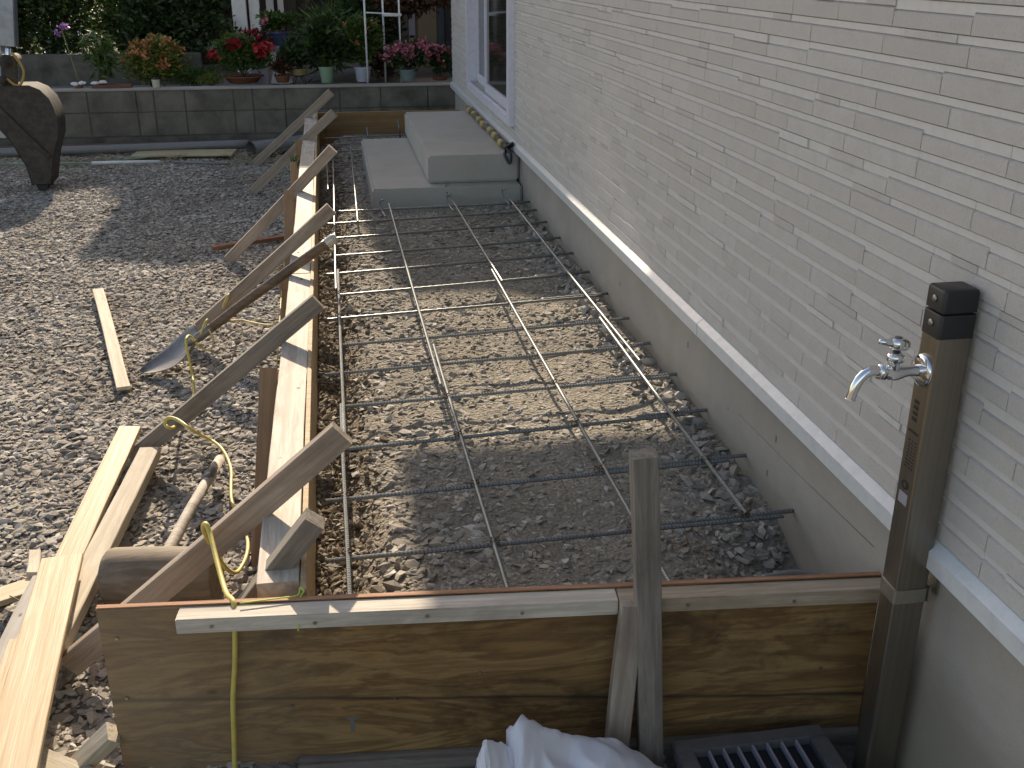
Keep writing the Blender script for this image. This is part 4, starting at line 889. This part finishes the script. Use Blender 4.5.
for i, q in enumerate(((-2.097, 9.48, 0.232), (-2.04, 9.48, 0.239), (-1.936, 9.48, 0.238), (-1.871, 9.48, 0.245))):
    bm = bmesh.new(); bmesh.ops.create_icosphere(bm, subdivisions=3, radius=.022)
    for v in bm.verts: v.co = Vector(q) + Vector((v.co.x * 1.5, v.co.y, v.co.z * .7)) * (1 + .35 * noise.noise(v.co * 60 + Vector((i, 0, 0)))); 
    o = from_bm('plastic_scrap', bm, M_white, None, True); tag(o, 'crumpled shiny white plastic scrap in the terracotta tray', 'scrap', 'scraps in the tray')
jr = empty('glass_jar', 'small pale jar with a dark lid beside the terracotta tray', 'jar', (-1.41, 9.45, .198)); pot(-1.44, 9.45, .198, .03, .034, .065, mat('pale_jar', (.5, .52, .4), .2), jr, 'body'); pot(-1.44, 9.45, .262, .034, .03, .016, M_black, jr, 'lid')
# low concrete kerb behind the wall on the left
tag(box('low_wall', -4.0, -1.15, 10.3, 10.42, .1, .40, M_mortar, None, .005), 'low dark concrete wall behind the garden bed at the left', 'wall')
# white carport posts
cp = empty('carport', 'neighbouring carport with white posts among the potted plants', 'carport', (-.8, 11.5, GZ))
for (xx_, yy_, w_) in ((-.83, 11.2, .135), (-.69, 11.3, .10), (-.565, 11.9, .075), (-.46, 12.05, .06)): box('post', xx_ - w_ / 2, xx_ + w_ / 2, yy_ - .05, yy_ + .05, GZ - .02, 2.6, M_white, cp, .004)
box('beam', -1.5, 1.6, 11.45, 11.55, 2.6, 2.72, M_white, cp, .004)
# white wire trellis
tr = empty('trellis', 'white metal trellis shelf standing among the plants behind the wall', 'trellis', (.45, 9.95, GZ))
X0, X1, X2, YT = .365, .515, .660, 9.95
for xx_, yt_ in ((.338, 9.545), (X1, YT), (X2, YT)): tube('post', [(xx_, yt_, GZ), (xx_, yt_, 1.15)], .0085, M_white, tr, 10)
for zz in (.455, .74): box('shelf_rail', X1 - .01, X2 + .02, YT - .02, YT + .02, zz - .012, zz + .012, M_white, tr, .003)
tube('shelf_rail', [(X0, YT, .76), (X2, YT, .745)], .007, M_white, tr, 8)
# neighbouring house (unseen roofline shaped to throw the far shade) and hedge
nh = empty('neighbour_house', 'dark neighbouring house with a beige door panel behind the potted plants', 'house', (1, 12.5, GZ))
pr = [(-1.55, -.2), (6, -.2), (6, 5.0), (.95, 4.43), (.55, 4.27), (.115, 4.2), (.07, 4.0), (.03, 3.8), (.0, 3.30), (-1.5, 3.13)]
bm = bmesh.new(); a = [bm.verts.new((x, 12.2, z)) for x, z in pr]; b = [bm.verts.new((x, 18, z)) for x, z in pr]
for k in range(len(pr)): bm.faces.new((a[k], a[(k + 1) % len(pr)], b[(k + 1) % len(pr)], b[k]))
bm.faces.new(a); bm.faces.new(b); from_bm('wall', bm, M_hwall, nh)
box('window', -.3, .55, 12.185, 12.199, .5, 2.2, M_glass, nh, 0)
box('door_panel', .93, 1.12, 11.2, 11.25, GZ - .02, 2.2, M_beige, nh, .003); box('shutter', 1.135, 1.2, 11.2, 11.25, GZ - .02, 2.2, mat('slate_shutter', (.10, .13, .16), .5), nh, .003)
box('door_post', .84, .90, 11.2, 11.26, GZ - .02, 2.2, M_lav, nh, .003); box('side_wall', 1.21, 1.5, 10.4, 11.3, GZ - .02, 2.6, M_hwall, nh, .003)
hs = [(-4.6, 11.6, 1.5), (-3.9, 11.4, 1.45), (-3.2, 11.5, 1.5), (-2.6, 11.3, 1.4), (-2.0, 11.5, 1.45), (-1.45, 11.2, 1.5), (-1.42, 12.0, 1.7)]
lab = ['dark hedge shrub farthest left behind the excavator arm', 'dark hedge shrub second from the left behind the excavator arm', 'dark leafy hedge shrub behind the excavator arm', 'dark leafy hedge shrub right of the excavator arm', 'dark green hedge shrub behind the tall purple flower', 'dark green hedge shrub behind the orange flowering shrub', 'dark hedge shrub next to the white carport posts']
for i, (hx, hy, hh) in enumerate(hs):
    e = empty('hedge_shrub', lab[i], 'shrub', (hx, hy, GZ), 'hedge behind the garden'); r = random.Random(40 + i)
    bl = [(hx + r.uniform(-.3, .3), hy + r.uniform(-.2, .2), GZ + hh * r.uniform(.2, .95), r.uniform(.2, .34), .25, r.uniform(.2, .34)) for _ in range(15)]
    stems(e, (hx, hy, GZ - .05), [b[:3] for b in bl], .018, name='branches'); leaves('foliage', e, (L_dark, L_mid, L_dark)[i % 3], bl, 10000, .062, .5, .2, .1, 50 + i)
tag(leaves('distant_trees', None, L_dark, [(-9 + i * 1.1, 21 + (i % 3), 1.6 + (i % 2) * .8, 1.1, .8, 1.4) for i in range(7)], 9000, .22, .6, .1, 0, 77), kind='stuff')
# yellow leaf sprays in the hedge
tag(leaves('yellow_leaves', None, L_yel, [(-2.442, 11, 0.795) + (.05, .05, .09), (-2.625, 10.6, 0.457) + (.03, .03, .06)], 60, .05, .5, .3, 0, 71), 'sprays of yellow leaves in the dark hedge above the purple flower', 'leaves')
for k in range(1):
    tag(leaves('weeds', None, L_mid, [(-.24, 6.55, .04, .02, .02, .05)], 22, .05, .4, .8, 0, 80), 'small green weed sprouting by the far stake of the side formwork', 'weed')
